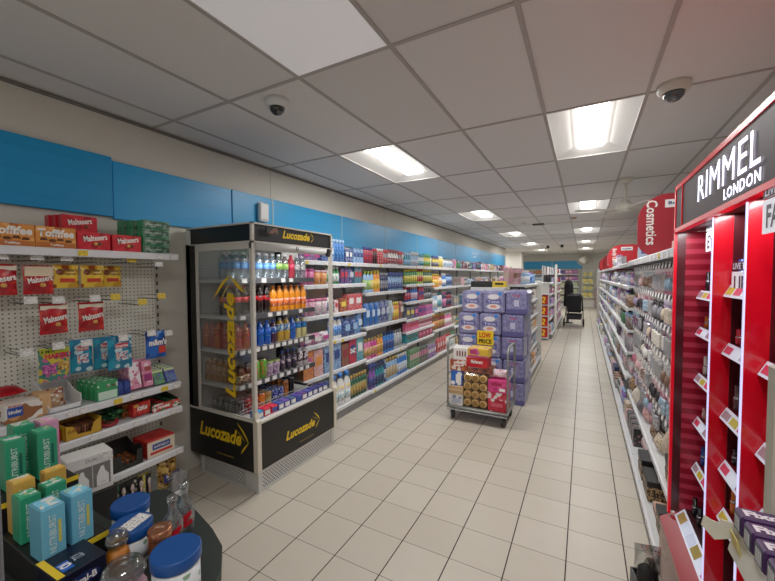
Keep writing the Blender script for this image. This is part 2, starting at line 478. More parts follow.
def shelf_node(W, z, depth, tickets=(), th=.028, rail=.042, x0=0.0):
    """one shelf: z is the top of its board"""
    kids = [N('price_rail', cached(('rail', round(W, 4), rail), lambda: MB().prism([(0, -rail + .006), (-.012, -rail), (-.016, -.004), (-.006, .004), (0, .002)], 'x', .002, W - .002)), rail_white, (0, -depth, 0))]
    for t in tickets:
        kids.append(ticket(t[0], -depth - .0155, -rail / 2 + .001, t[2] if len(t) > 2 else .048, rail * .8, tick_y if t[1] == 'y' else tick_w))
    return N('shelf', cached(('shelf', round(W, 4), round(depth, 4), th), lambda: MB().cbox(.003, -depth, -th, W - .003, -.006, 0, .003)), steel, (x0, 0, z), kids=kids)
def hook_node(x, z, length, tick='w', hm=None):
    mb = MB().tube([(-.012, 0, 0), (-.012, -length, .0), (.012, -length, .0), (.012, 0, 0)], .0022, 5)
    mb.tube([(0, 0, .022), (0, -length - .01, .028)], .0022, 5).box(-.022, -.008, -.03, .022, 0, .03)
    me = cached(('hook', round(length, 3)), lambda: mb)
    k = [ticket(0, -length - .012, .02, .056, .04, tick_y if tick == 'y' else tick_w, -.15)] if tick else []
    return N('peg_hook', me, hm or mat((96, 98, 104), .35, .7), (x, 0, z), kids=k)
def bay(y0, y1, levels, back, label, group=None, height=2.05, plinth=(.40, .115), side='L', xback=None, extra=(), rail=.042, base_m=None, up=True, first=True):
    """levels: [(z, depth, tickets)]"""
    W = y1 - y0
    kids = [N('back_panel', m_slab(0, -.012, .02, round(W, 4), 0, height), back)]
    if up:
        um = cached(('upright', height), lambda: MB().box(-.028, -.045, 0, -.002, -.013, height))
        for x in ((.03, W) if first else (W,)): kids.append(N('upright', um, grey_up, (x, 0, 0)))
    d, h = plinth
    kids.append(N('base', cached(('base', round(W, 3), d, h), lambda: MB().box(.004, -d, 0, W - .004, -.013, h - .03)), base_m or mat((126, 126, 126), .5)))
    for z, dep, tk in levels: kids.append(shelf_node(W, z, dep, tk, rail=rail))
    kids += list(extra)
    n = N('shelving_bay', None, kids=kids)
    if side == 'L': return thing(n, label, 'shelving', (xback if xback is not None else WX + .04, y0, 0), FACE_L, group)
    return thing(n, label, 'shelving', (xback, y1, 0), FACE_R, group)

# ------------------------------------------------------------------ packets and boxes
def carton(w, d, h, m, name='carton', kids=(), r=.003):
    return N(name, m_box(round(w, 4), round(d, 4), round(h, 4), r), m, kids=kids)
def bag(w, d, h, m, name='sweet_bag', kids=()):
    return N(name, cached(('bag', w, d, h), lambda: MB().pillow(w, d, h)), m, kids=kids)
def patch(w, h, loc, m, name='print_panel', th=.0012):
    return N(name, m_slab(round(-w / 2, 4), -th, round(-h / 2, 4), round(w / 2, 4), 0, round(h / 2, 4)), m, loc)
white_ink = mat((245, 242, 236), .5); gold_ink = mat((222, 178, 84), .35); dark_ink = mat((30, 26, 24), .5); red_ink = mat((204, 22, 34), .45)
yellow_ink = mat((246, 205, 32), .5); blue_ink = mat((24, 52, 150), .5); green_ink = mat((30, 120, 60), .5)

CB = WX + .05               # back plane of the chocolate bay
FRONT = 0.31                # shelf depth -> front at x = -2.59
def cx(x): return x - CB
hooks = []
for y, z, t in ((.70, 1.735, 'w'), (.84, 1.737, 'w'), (.97, 1.735, 'w'), (1.10, 1.733, 0), (1.483, 1.715, 'w'), (1.31, 1.74, 'y'),
                (.807, 1.50, 'w'), (.925, 1.495, 'w'), (1.10, 1.495, 'w'), (1.21, 1.498, 'y'), (1.369, 1.456, 'y'), (1.496, 1.49, 'y'),
                (.782, 1.222, 'w'), (.917, 1.235, 'w'), (1.049, 1.23, 'w'), (1.248, 1.23, 'w'), (1.421, 1.238, 'w'), (1.537, 1.222, 'w')):
    hooks.append(hook_node(y - .35, z, .27, t))
strip = cached(('slotstrip',), lambda: [mb := MB(), [mb.box(-.006, -.0465, z_, .006, -.0445, z_ + .03) for z_ in [.2 + .06 * i for i in range(26)]], mb][2])
bay(.35, 1.6, [(1.803, FRONT, [(.30, 'w'), (.68, 'y'), (1.12, 'w'), (1.21, 'w')]),
               (.878, FRONT - .01, [(.36, 'w'), (.6, 'w'), (.66, 'w'), (.84, 'y'), (.93, 'w'), (1.0, 'w'), (1.13, 'y'), (1.21, 'w')]),
               (.70, FRONT + .0, [(.5, 'w'), (.7, 'w'), (.85, 'w'), (.94, 'w'), (1.02, 'w'), (1.18, 'w')]),
               (.395, FRONT + .0, [(.62, 'w'), (.78, 'w'), (1.215, 'w')]),
               (.105, FRONT + .04, [(.95, 'w'), (1.1, 'w'), (1.2, 'w')])], peg,
    'white chocolate and sweets shelving with hooks on cream pegboard beside the fridge', height=1.82, plinth=(.33, .1), xback=CB, up=False,
    extra=hooks + [N('slot_strip', strip, mat((40, 40, 40), .6), (1.25, -.0005, 0))], rail=.04)
def choc(n, label, y, z, x=-2.60, cat='sweets', rz=0.0, group=None, rot=None):
    return thing(n, label, cat, (x, y, z + .002), FACE_L + rz, group, rot=rot)

# top shelf: caramel hazelnut boxes, malt balls, mint sticks
gold_box = printed((222, 142, 62), (236, 170, 92), (186, 104, 40), 9, .4, .45, 3)
def toffee(): 
    return carton(.178, .1, .118, gold_box, 'chocolate_box', [
        text('Toffifee', .16, .044, (0, -.0508, .083), white_ink, bold=.035, name='lettering', shear=.1),
        N('picture', cached(('nuts',), lambda: [mb := MB(), [mb.lathe([(.003, 0), (.016, .0), (.013, .012), (.003, .014)], 10, 1, .12, -.055 + .036 * i, 0, (.0 if i % 2 else .006)) for i in range(4)], mb][2]), mat((96, 54, 28), .4), (0, -.0515, .036)),
        patch(.17, .026, (0, -.0502, .018), mat((190, 108, 48), .4)), text('Toffifee', .06, .012, (.0, -.0525, .018), white_ink, bold=.02)])
for y, w_ in ((.738, 'cut off by the photo edge'), (.919, 'next to the red malt ball boxes')):
    choc(toffee(), 'orange hazelnut chocolate box on top shelf, ' + w_, y, 1.803, -2.645)
red_box = printed((202, 30, 44), (214, 44, 58), (168, 14, 30), 12, .35, .4, 4)
def malt_box(w=.168):
    return carton(w, .1, .106, red_box, 'chocolate_box', [
        text('Maltesers', w * .72, .034, (.006, -.0508, .074), white_ink, rot=(0, -.18, 0), bold=.03),
        N('picture', m_lathe(((.002, 0), (.012, .003), (.013, .012), (.01, .02), (.002, .023)), 10, 1, .2), mat((120, 62, 30), .4), (.025, -.052, .028)),
        N('picture', m_lathe(((.002, 0), (.009, .003), (.01, .01), (.006, .017), (.002, .018)), 10, 1, .2), mat((226, 178, 90), .4), (.006, -.0525, .03))])
choc(malt_box(), 'red malt ball chocolate box on top shelf, directly under the upper stacked one', 1.098, 1.803, -2.645)
choc(malt_box(), 'red malt ball chocolate box on top shelf, beside the green mint stack', 1.277, 1.803, -2.645)
for i, (x, wd) in enumerate(((-2.735, 'foremost of the raised row'), (-2.795, 'second of the raised row'), (-2.845, 'hindmost of the raised row'))):
    choc(carton(.178, .055, .106, red_box, 'chocolate_box', malt_box(.178).kids[:1] and [text('Maltesers', .12, .034, (.0, -.0283, .07), white_ink, rot=(0, -.18, 0), bold=.03),
         N('picture', malt_box().kids[1].mesh, mat((120, 62, 30), .4), (.03, -.029, .03))]), 'red malt ball box at the back of top shelf, ' + wd, 1.075 - .012 * i, 1.909, x)
for i, x in enumerate((-2.735, -2.795, -2.845)):
    choc(carton(.178, .055, .105, red_box, 'chocolate_box'), 'plain red box underneath the raised row, %s from the front' % ORD[i], 1.075, 1.803, x)
green_foil = printed((44, 92, 66), (120, 150, 130), (28, 66, 46), 26, .25, .42, 5, (1, 1, 2)); green_side = mat((62, 158, 104), .4)
for col, x in ((0, -2.66), (1, -2.75), (2, -2.83)):
    for r in range(4):
        y = 1.475 - .02 * col + (.004 if r % 2 else 0)
        where = ('front', 'middle', 'rear')[col]
        choc(carton(.18, .075, .056, green_side, 'mint_box', [patch(.172, .05, (0, -.0377, .028), green_foil), text('after mint', .1, .016, (-.02, -.0392, .03), mat((206, 216, 206), .4), shear=.2)] if col == 0 else [patch(.172, .05, (0, -.0377, .028), green_foil)]),
             'green mint box in the %s column on top shelf, %s from the bottom' % (where, ORD[r]), y, 1.803 + .057 * r, x)

# hanging bags
redbag = printed((190, 24, 36), (160, 12, 26), (214, 60, 40), 14, .28, .4, 6)
def malt_bag(w, h, band=True, bw=(232, 222, 200)):
    k = [text('Maltesers', w * .8, h * .2,  (.0, -.0275, h * .52), white_ink, rot=(0, -.2, 0), bold=.03),
         N('picture', m_lathe(((.002, 0), (.012, .003), (.013, .012), (.01, .02), (.002, .023)), 10, 1, .2), mat((214, 160, 80), .4), (.012, -.024, h * .25))]
    if band: k.append(N('header_band', cached(('hb', w, h), lambda: MB().box(-w * .47, -.0125, h * .80, w * .47, -.009, h * .93)), mat(bw, .4)))
    return bag(w, .045, h, redbag, 'sweet_bag', k)
def hang(n, label, y, ztop, h, x, group=None, rz=0.0):
    return thing(n, label, 'sweets', (x, y, ztop - h), FACE_L + rz, group)
wbag = printed((228, 214, 188), (196, 26, 38), (170, 20, 30), 8, .3, .35, 8)
hang(malt_bag(.15, .165), 'red bag of malt balls on the upper hook nearest photo edge', .70, 1.715, .165, -2.67, rz=.1)
n = malt_bag(.13, .16, False); n.kids.append(N('header_band', cached(('hb2',), lambda: MB().box(-.06, -.0215, .10, .06, -.012, .153)), mat((228, 208, 178), .4)))
hang(n, 'red and cream bag of malt balls on upper hook beside yellow bags', .858, 1.71, .16, -2.67)
ybag = printed((206, 154, 32), (240, 196, 58), (150, 70, 20), 13, .28, .42, 9)
for y, w_, x in ((.982, 'nearest the cream bag', -2.67), (1.108, 'in the middle of the three', -2.66), (1.24, 'last of the three', -2.73)):
    hang(bag(.122, .04, .135, ybag, 'sweet_bag', [text("Werther's", .095, .02, (0, -.0235, .105), mat((66, 34, 16), .4), bold=.02, name='lettering'), text('Original', .08, .016, (0, -.024, .082), mat((66, 34, 16), .4), bold=.02),
         patch(.07, .022, (0, -.0195, .045), mat((196, 50, 32), .4), 'picture')]),
         'yellow butter candy bag on upper hooks, ' + w_, y, 1.716, .135, x, rz=.06 if y > 1.2 else 0)
hang(malt_bag(.128, .175), 'red malt ball bag alone on middle hook, nearer the photo edge', .918, 1.495, .175, -2.67)
hang(malt_bag(.134, .178), 'red malt ball bag alone on middle hook, beside yellow tickets', 1.098, 1.492, .178, -2.67)
har = printed((58, 132, 122), (210, 190, 60), (196, 96, 150), 24, .3, .4, 11)
hang(bag(.14, .04, .19, har, 'sweet_bag', [text('HARIBO', .115, .03, (.012, -.0245, .146), mat((214, 30, 70), .4), bold=.04), patch(.13, .03, (0, -.013, .172), mat((176, 186, 40), .4), 'header_band'),
     text('8 MIX', .06, .016, (-.03, -.0145, .172), dark_ink, bold=.02), patch(.06, .05, (-.03, -.0225, .075), printed((186, 90, 160), (220, 130, 180), (120, 40, 90), 50, .4), 'picture'), patch(.05, .045, (.035, -.0225, .085), printed((196, 150, 70), (120, 80, 40), (230, 200, 120), 40, .4), 'picture')]),
     'multicoloured gummy sweet bag on lower hook with lime header', .905, 1.245, .19, -2.65)
tealbag = printed((14, 116, 156), (30, 150, 180), (190, 220, 226), 16, .3, .3, 12)
def teal(w, h): return bag(w, .04, h, tealbag, 'sweet_bag', [text('Smarties', w * .5, .02, (.0, -.0245, h * .74), mat((240, 230, 230), .4), bold=.03), patch(w * .5, .03, (0, -.021, h * .74), mat((206, 40, 48), .4), 'logo_panel'), patch(w * .5, h * .28, (0, -.0215, h * .42), printed((200, 212, 216), (60, 120, 160), (220, 80, 60), 60, .4), 'picture')])
hang(teal(.115, .2), 'teal blue sweet bag on lower hook overlapping the gummy bag', 1.045, 1.268, .2, -2.68)
hang(teal(.15, .205), 'teal blue sweet bag behind on lower middle hook', 1.19, 1.262, .205, -2.70, rz=-.12)
hang(teal(.15, .21), 'teal blue sweet bag in front on lower middle hook', 1.235, 1.258, .21, -2.64, rz=.1)
mmb = printed((18, 84, 176), (30, 104, 200), (12, 60, 140), 14, .3, .4, 13)
hang(bag(.14, .045, .19, mmb, 'sweet_bag', [text("m&m's", .12, .045, (0, -.0285, .115), white_ink, bold=.05), patch(.045, .05, (.03, -.024, .06), mat((214, 60, 40), .4), 'picture')]),
     'blue chocolate sweets bag on lower hook nearest the fridge', 1.47, 1.262, .19, -2.66)
thing(bag(.1, .04, .16, printed((30, 28, 28), (60, 52, 40), (226, 176, 40), 10, .3), 'sweet_bag'), 'black snack bag on hook by the grey pole', 'sweets', (-2.72, .66, 1.27), FACE_L)

# second shelf
z2 = .878
gm = printed((52, 150, 92), (70, 176, 110), (225, 240, 230), 18, .35, .3, 14)
for i in range(4):
    choc(carton(.115, .052, .118, gm, 'sweet_box', [patch(.1, .05, (0, -.0267, .03), mat((200, 226, 208), .4)), text('tic tac', .06, .02, (.02, -.0275, .088), mat((90, 60, 30), .4), bold=.03)] if i == 0 else []),
         'green sweet box on second shelf, %s of its row from the front' % ORD[i], 1.143 - i * .006, z2, -2.63 - i * .054)
bm_ = printed((36, 56, 122), (50, 72, 150), (24, 36, 90), 24, .35, .4, 15)
for i, (y, w_) in enumerate(((1.223, 'beside the green boxes'), (1.263, 'beside the pink boxes'))):
    choc(carton(.036, .12, .085, bm_, 'sweet_box'), 'small dark blue box on second shelf, ' + w_, y, z2, -2.68)
pinkb = printed((214, 128, 160), (228, 150, 180), (244, 214, 224), 16, .35, .4, 16); pw = printed((222, 150, 172), (240, 232, 236), (206, 110, 150), 22, .35, .5, 17)
for i in range(3):
    choc(carton(.07, .05, .19, pinkb, 'sweet_box', [patch(.064, .15, (0, -.0257, .1), pw)] if i == 0 else []), 'pink sweet carton tilted back on second shelf, %s in nearer row' % ORD[i], 1.318 + .004 * i, z2 + .012 + .005 * i, -2.645 - .056 * i, rot=(-.22, 0, FACE_L))
for i in range(2):
    choc(carton(.062, .05, .175, pinkb, 'sweet_box', [patch(.05, .05, (0, -.0257, .06), mat((150, 44, 110), .4)), patch(.04, .03, (.005, -.0257, .12), mat((160, 70, 60), .4), 'picture')] if i == 0 else []), 'pink sweet carton tilted back on second shelf, %s in row by the gum' % ORD[i], 1.395, z2 + .012 + .006 * i, -2.64 - .056 * i, rot=(-.2, 0, FACE_L))
gum = printed((52, 60, 150), (70, 90, 190), (60, 150, 70), 40, .35, .4, 18)
gumg = printed((50, 140, 70), (40, 90, 60), (60, 70, 160), 40, .35, .4, 19)
for i in range(5):
    for j in range(2):
        choc(carton(.075, .013, .11, gum if (i + j) % 3 else gumg, 'gum_pack', [patch(.07, .018, (0, -.007, .095), mat((206, 214, 150), .4))]), 'blue and green gum pack leaning on second shelf, %s from front, %s side' % (ORD[i], 'fridge' if j else 'pink box'),
             1.475 + j * .082, z2 + .006 + i * .004, -2.625 - i * .034, rot=(-.5, 0, FACE_L))
wh = mat((222, 224, 226), .6)
tray = MB().box(-.075, -.1, 0, .075, .1, .004).box(-.075, -.1, 0, .075, -.097, .03).prism([(-.1, 0), (-.1, .035), (.02, .14), (.1, .15), (.1, 0)], 'x', -.076, -.072).prism([(-.1, 0), (-.1, .08), (-.02, .085), (.1, .15), (.1, 0)], 'x', .072, .076).box(-.075, .097, 0, .075, .1, .15)
choc(N('display_tray', tray.mesh('tray'), wh), 'nearly empty white cardboard display tray on second shelf', .935, z2, -2.71, 'box')
choc(bag(.09, .03, .11, printed((196, 160, 120), (150, 60, 50), (230, 220, 210), 30, .4), 'wafer_packet'), 'small brown and red wafer packet standing in white tray', .93, z2 + .006, -2.72, rot=(-.3, 0, FACE_L))
choc(carton(.05, .11, .12, mat((214, 170, 120), .5), 'biscuit_box'), 'tan cardboard box end standing before the white tray', .853, z2, -2.68)
kb = printed((232, 226, 218), (150, 96, 60), (206, 150, 90), 10, .4, .42, 21)
choc(carton(.15, .16, .1, kb, 'biscuit_box', [patch(.06, .05, (-.035, -.0812, .06), mat((40, 80, 160), .4)), text('kinder', .05, .02, (-.035, -.083, .062), white_ink, bold=.03), text('BUENO', .05, .012, (-.035, -.0815, .092), mat((200, 60, 40), .4), bold=.03)]), 'white biscuit box with brown wafer picture on second shelf', .76, z2, -2.69)
choc(bag(.12, .05, .12, redbag, 'sweet_bag', []), 'red sweet bag lying on top of the white biscuit box', .755, z2 + .128, -2.72, rot=(-1.35, 0, FACE_L + .15))
# third shelf
z3 = .70
yb = mat((196, 150, 40), .45)
ytray = MB().prism([(-.09, 0), (-.09, .088), (-.05, .075), (-.03, .025), (.035, .02), (.05, .07), (.09, .095), (.09, 0)], 'y', -.1, -.097).box(-.09, -.1, 0, -.087, .1, .09).box(.087, -.1, 0, .09, .1, .09).box(-.09, .097, 0, .09, .1, .09).box(-.09, -.1, 0, .09, .1, .003)
choc(N('display_tray', ytray.mesh('tray'), yb, kids=[text('FLAKE', .05, .016, (-.05, -.1012, .05), mat((120, 70, 10), .5), bold=.03)]), 'yellow cardboard tray of chocolate bars on third shelf', 1.01, z3, -2.69, 'box')
barm = banded([(70, 38, 24), (120, 70, 44), (60, 30, 20), (160, 100, 60)], 'x', .03, .35)
for i in range(4):
    for j in range(3):
        choc(carton(.04, .15, .018, barm, 'chocolate_bar'), 'brown chocolate bar in yellow tray, %s layer, %s along' % (ORD[j], ORD[i]), .943 + i * .043, z3 + .004 + j * .019, -2.69)
choc(carton(.03, .14, .07, mat((190, 40, 36), .4), 'chocolate_box'), 'narrow red box beside the yellow bar tray', .897, z3, -2.69)
dk = printed((40, 30, 26), (76, 46, 30), (150, 40, 40), 22, .4, .4, 22)
choc(N('sweet_tub', m_lathe(((.045, 0), (.05, .01), (.05, .02), (.02, .028), (.002, .03)), 18), dk, kids=[N('lid_band', m_lathe(((.052, .016), (.052, .024)), 18), mat((170, 50, 60), .4))]), 'small round dark sweet tub on third shelf', 1.165, z3, -2.66, rot=(.25, 0, FACE_L))
gbag = printed((34, 84, 50), (22, 56, 36), (90, 150, 90), 20, .35, .4, 23)
for i in range(2):
    choc(bag(.1, .03, .12, gbag, 'sweet_bag'), 'dark green sweet bag lying on third shelf, %s of two' % ('upper' if i else 'lower'), 1.205 + .03 * i, z3 + .022 + .028 * i, -2.66, rot=(-1.3, 0, FACE_L + .3))
rb = printed((190, 36, 36), (206, 60, 50), (150, 20, 26), 18, .35, .4, 24)
ob = printed((150, 84, 40), (186, 120, 60), (90, 40, 24), 22, .35, .4, 25)
choc(carton(.12, .05, .085, rb, 'biscuit_box', [text('KitKat', .07, .03, (.0, -.0262, .048), white_ink, bold=.04, shear=.2), patch(.03, .015, (-.04, -.0258, .07), mat((214, 160, 60), .4))]), 'red chocolate finger box leaning on third shelf', 1.352, z3 + .004, -2.65, rot=(-.12, 0, FACE_L + .12))
for i in range(3):
    choc(carton(.11, .035, .088, ob, 'biscuit_box'), 'orange brown biscuit box on third shelf, %s behind the red box' % ORD[i], 1.318 - i * .012, z3, -2.71 - i * .04, rz=.1)
wt = MB().prism([(-.13, 0), (-.13, .05), (-.1, .05), (.13, .09), (.13, 0)], 'x', -.1, -.096).prism([(-.13, 0), (-.13, .05), (-.1, .05), (.13, .09), (.13, 0)], 'x', .096, .1).box(-.1, .127, 0, .1, .13, .12).box(-.1, -.13, 0, .1, .13, .003).box(-.1, -.13, 0, .1, -.127, .03)
choc(N('display_tray', wt.mesh('tray'), mat((60, 74, 62), .6), kids=[patch(.196, .052, (0, -.1302, .026), printed((200, 50, 44), (236, 230, 220), (60, 130, 70), 18, .4, .45, 3, (1, 1, 2.2)), 'front_panel'), text('MARS', .09, .02, (-.02, -.1318, .026), white_ink, bold=.04, shear=.2)]), 'red and green fronted chocolate bar tray on third shelf end', 1.505, z3, -2.74, 'box')
for i in range(3): choc(carton(.05, .18, .03, gbag if i != 1 else rb, 'chocolate_bar'), 'chocolate bar inside the tray at third shelf end, %s along' % ORD[i], 1.445 + .06 * i, z3 + .006, -2.75)
# fourth shelf
z4 = .395
choc(carton(.19, .18, .12, printed((196, 44, 40), (206, 60, 54), (170, 24, 30), 6, .4, .4, 26), 'sweet_box', [patch(.186, .11, (0, -.0902, .055), mat((226, 214, 190), .45), 'front_panel'), patch(.12, .04, (0, -.0915, .07), mat((40, 70, 150), .4)), text('RAFFAELLO', .1, .016, (0, -.0932, .07), white_ink, bold=.02, shear=.2), patch(.15, .018, (0, -.0915, .03), mat((200, 40, 44), .4))]), 'red topped cream sweet box on fourth shelf end', 1.455, z4, -2.69)
bt = MB().box(-.09, -.1, 0, .09, .1, .003).prism([(-.1, 0), (-.1, .09), (.1, .14), (.1, 0)], 'x', -.092, -.088).prism([(-.1, 0), (-.1, .12), (-.05, .12), (.0, .1), (.1, .14), (.1, 0)], 'x', .088, .092).box(-.09, .097, 0, .09, .1, .14).prism([(-.09, 0), (-.09, .1), (-.04, .1), (-.03, .03), (.05, .03), (.06, .1), (.09, .1), (.09, 0)], 'y', -.1, -.097)
choc(N('display_tray', bt.mesh('tray'), mat((34, 36, 34), .6)), 'black cardboard tray of bars on fourth shelf', 1.24, z4, -2.7, 'box')
for i in range(4): choc(carton(.035, .16, .04, printed((120, 70, 40), (60, 40, 30), (190, 110, 60), 30, .4), 'chocolate_bar'), 'brown bar inside black tray on fourth shelf, %s along' % ORD[i], 1.185 + .037 * i, z4 + .005, -2.7)
for i in range(3): choc(carton(.1, .08, .045, printed((40, 50, 96), (180, 180, 200), (30, 30, 50), 30, .4), 'biscuit_box'), 'dark blue biscuit pack on fourth shelf behind gift box, %s layer' % ORD[i], 1.09, z4 + .046 * i, -2.69)
gold = printed((150, 110, 50), (206, 170, 96), (70, 46, 24), 26, .22, .45, 28)
choc(bag(.14, .09, .235, gold, 'chocolate_bag', [patch(.11, .06, (.01, -.043, .1), mat((36, 52, 120), .4)), text('RITTER', .08, .02, (.01, -.0445, .11), white_ink, bold=.03, shear=.15), text('SPORT', .06, .012, (.01, -.0445, .088), white_ink, bold=.02)]), 'gold foil chocolate bag with blue label on bottom shelf', 1.51, .106, -2.64)
for i in range(7):
    y = 1.06 + .05 * i
    n = N('makeup_brush', None, kids=[N('card', m_slab(-.019, -.002, 0, .019, 0, .19), mat((24, 24, 26), .4)), N('brush_head', m_lathe(((.007, 0), (.013, .018), (.009, .04), (.001, .048)), 10, 1, .7), mat((196, 176, 170), .6), (0, -.012, .12)), N('handle', m_lathe(((.004, 0), (.006, .09), (.008, .12)), 8), mat((210, 170, 160), .3, .5), (0, -.012, 0))])
    choc(n, 'carded brush standing under fourth shelf rail, %s from the gift box' % ORD[i], y, .112, -2.63 + .005 * i, 'brush', rz=.2)
for i, (c, y) in enumerate((((30, 110, 66), 1.22), ((36, 36, 34), 1.30), ((210, 190, 80), 1.37))):
    choc(bag(.09, .03, .15, printed(c, tuple(min(255, v + 30) for v in c), (220, 220, 200), 24, .35), 'snack_bag'), ('green', 'black', 'pale yellow')[i] + ' snack bag on bottom shelf beneath the fourth rail', y, .125, -2.66, rot=(-.2, 0, FACE_L))
choc(N('clear_gift_pack', m_box(.11, .05, .12), glassy((220, 220, 222), .15, opac=.25), kids=[N('bottle', m_lathe(((.018, .005), (.02, .06), (.008, .075), (.008, .095)), 10), mat((206, 206, 210), .2, .6), (-.025, 0, .002)), N('bottle', m_lathe(((.018, .005), (.02, .06), (.008, .075), (.008, .095)), 10), mat((190, 196, 200), .2, .6), (.025, 0, .002))]), 'clear gift pack of small silver bottles at bottom shelf end', 1.555, .106, -2.58, 'gift pack')
# ------------------------------------------------------------------ low display table with rounded end, and what stands on it
TZ = .60
out = [(-2.16, .12), (-1.25, .12), (-1.08, .32), (-1.03, .55), (-1.06, .72), (-1.12, .82), (-1.22, .90), (-1.34, .945), (-1.5, .985), (-1.7, 1.02), (-1.79, 1.02), (-1.83, 1.0), (-1.84, .96), (-1.8, .9), (-1.66, .77), (-2.16, .77)]
tcx, tcy = -1.6, .55
loc_out = [(x - tcx, y - tcy) for x, y in out]
tm = MB().prism(loc_out, 'z', TZ - .035, TZ)
skirt = MB().prism([(x * .9, y * .88) for x, y in loc_out], 'z', 0.0, TZ - .035)
thing(N('display_table', None, kids=[N('table_top', tm.mesh('top'), mat((30, 40, 36), .5)), N('skirt', skirt.mesh('skirt'), mat((24, 27, 26), .7))]),
      'low dark green display table with a rounded end, loaded with boxes and tubs', 'table', (tcx, tcy, 0))
# dark slim pole at the photo edge
thing(N('display_pole', None, kids=[N('pole', m_lathe(((.0065, .03), (.0065, 1.70), (.002, 1.705)), 12), mat((120, 124, 130), .35, .6)), N('foot', m_lathe(((.12, 0), (.12, .01), (.02, .03)), 24), mat((40, 42, 44), .5))]),
      'slim grey metal display pole at the edge of the photo', 'pole', (-1.005, .247, 0))

def nutri(c, w=.095, d=.072, h=.175, seed=0):
    base = mat(c, .4)
    lite = tuple(min(255, int(v * 1.12 + 18)) for v in c)
    return carton(w, d, h, base, 'supplement_box', [
        text('NUTRIBURST', h * .72, w * .3, (-w * .06, -d / 2 - .0012, h * .5), mat((206, 226, 222), .4), rot=(0, -PI / 2, 0), bold=.01),
        patch(.008, h * .42, (w * .24, -d / 2, h * .5), mat((206, 196, 90) if c[2] > 150 else (24, 90, 80), .4), 'print_line'),
        N('top_print', m_slab(-w * .4, -d * .35, 0, w * .4, d * .35, .0012), printed(lite, (235, 240, 235), (190, 200, 120), 30, .4, .35, seed), (0, 0, h))],)
blue_c, green_c, yel_c, pink_c = (104, 178, 206), (44, 152, 112), (204, 160, 70), (212, 150, 184)
stand = mat((20, 20, 22), .45); yedge = mat((232, 200, 40), .45)
# big dark toothbrush carton lying on the table, two blue boxes on it
A = math.atan2(.124, .098)
ob = carton(.13, .14, .14, mat((14, 20, 40), .32), 'toothbrush_box', [
    N('price_flash', m_slab(-.064, -.068, 0, -.045, .068, .0012), yedge, (0, 0, .14)),
    N('logo', m_slab(-.03, -.028, 0, .0, .022, .0012), mat((40, 96, 190), .35), (-.012, -.02, .14)),
    text('iO', .026, .03, (-.026, -.022, .1418), white_ink, rot=(-PI / 2, 0, -PI / 2), bold=.04),
    text('iO2', .028, .03, (.012, -.01, .1415), mat((190, 200, 214), .4), rot=(-PI / 2, 0, -PI / 2)),
    N('badge', m_lathe(((.045, 0), (.045, .0015)), 20, 1, .42), mat((30, 44, 92), .3), (.0, -.0702, .098), (PI / 2, 0, 0)),
    text('Oral-B', .07, .022, (.0, -.0725, .098), white_ink, bold=.03)])
# local -y looks to the camera; long side runs away along the boxes
thing(ob, 'large dark blue electric toothbrush box lying on the green table', 'box', (-1.437, .515, TZ), FACE_L + .04)
BT = TZ + .1413
def nb(c, label, x, y, z, rz, **k): return thing(nutri(c, **k), label, 'box', (x, y, z), rz)
thing(N('box_riser', m_box(.2, .32, .12), stand, kids=[N('edge_strip', m_slab(-.1, -.1625, .105, .1, -.16, .123), yedge)]), 'black card display riser with yellow edge on the green table, lower step', 'display riser', (-1.672, .555, TZ), FACE_L)
nb(blue_c, 'pale blue vitamin gummy box standing foremost behind the toothbrush box', -1.555, .497, TZ + .122, FACE_L + .03, w=.062, d=.092, seed=1)
nb(blue_c, 'pale blue vitamin gummy box standing beside the orange candle jar', -1.56, .578, TZ + .122, FACE_L + .05, w=.062, d=.08, seed=2)
nb(green_c, 'green vitamin gummy box on lower riser just behind the front blue box', -1.72, .496, TZ + .122, FACE_L, w=.058, d=.07, h=.16, seed=3)
nb(green_c, 'green vitamin gummy box on lower riser between yellow and second blue box', -1.735, .573, TZ + .122, FACE_L + .05, w=.062, d=.06, h=.16, seed=4)
nb(yel_c, 'yellow vitamin gummy box on lower riser by the grey pole', -1.795, .505, TZ + .122, FACE_L, w=.062, d=.06, h=.188, seed=5)
nb(yel_c, 'yellow vitamin gummy box on lower riser before the tall green boxes', -1.805, .60, TZ + .122, FACE_L, w=.066, d=.045, h=.18, seed=6)
thing(N('box_riser', m_box(.235, .26, .21), stand, kids=[N('edge_strip', m_slab(-.117, -.1325, .195, .117, -.13, .213), yedge)]), 'black card display riser at the table back, upper step', 'display riser', (-1.995, .585, TZ), FACE_L)
nb(green_c, 'tall green vitamin gummy box on upper riser nearest the grey pole', -1.985, .535, TZ + .213, FACE_L, w=.06, d=.085, h=.195, seed=7)
nb(green_c, 'tall green vitamin gummy box on upper riser beside the pink box', -1.985, .632, TZ + .213, FACE_L, w=.064, d=.085, h=.195, seed=8)
nb(green_c, 'tall green vitamin gummy box in second row of the upper riser', -2.08, .592, TZ + .213, FACE_L, w=.064, d=.08, h=.215, seed=9)
nb(pink_c, 'pink vitamin gummy box at the back of the upper riser', -2.075, .672, TZ + .213, FACE_L, h=.205, w=.062, d=.08, seed=10)
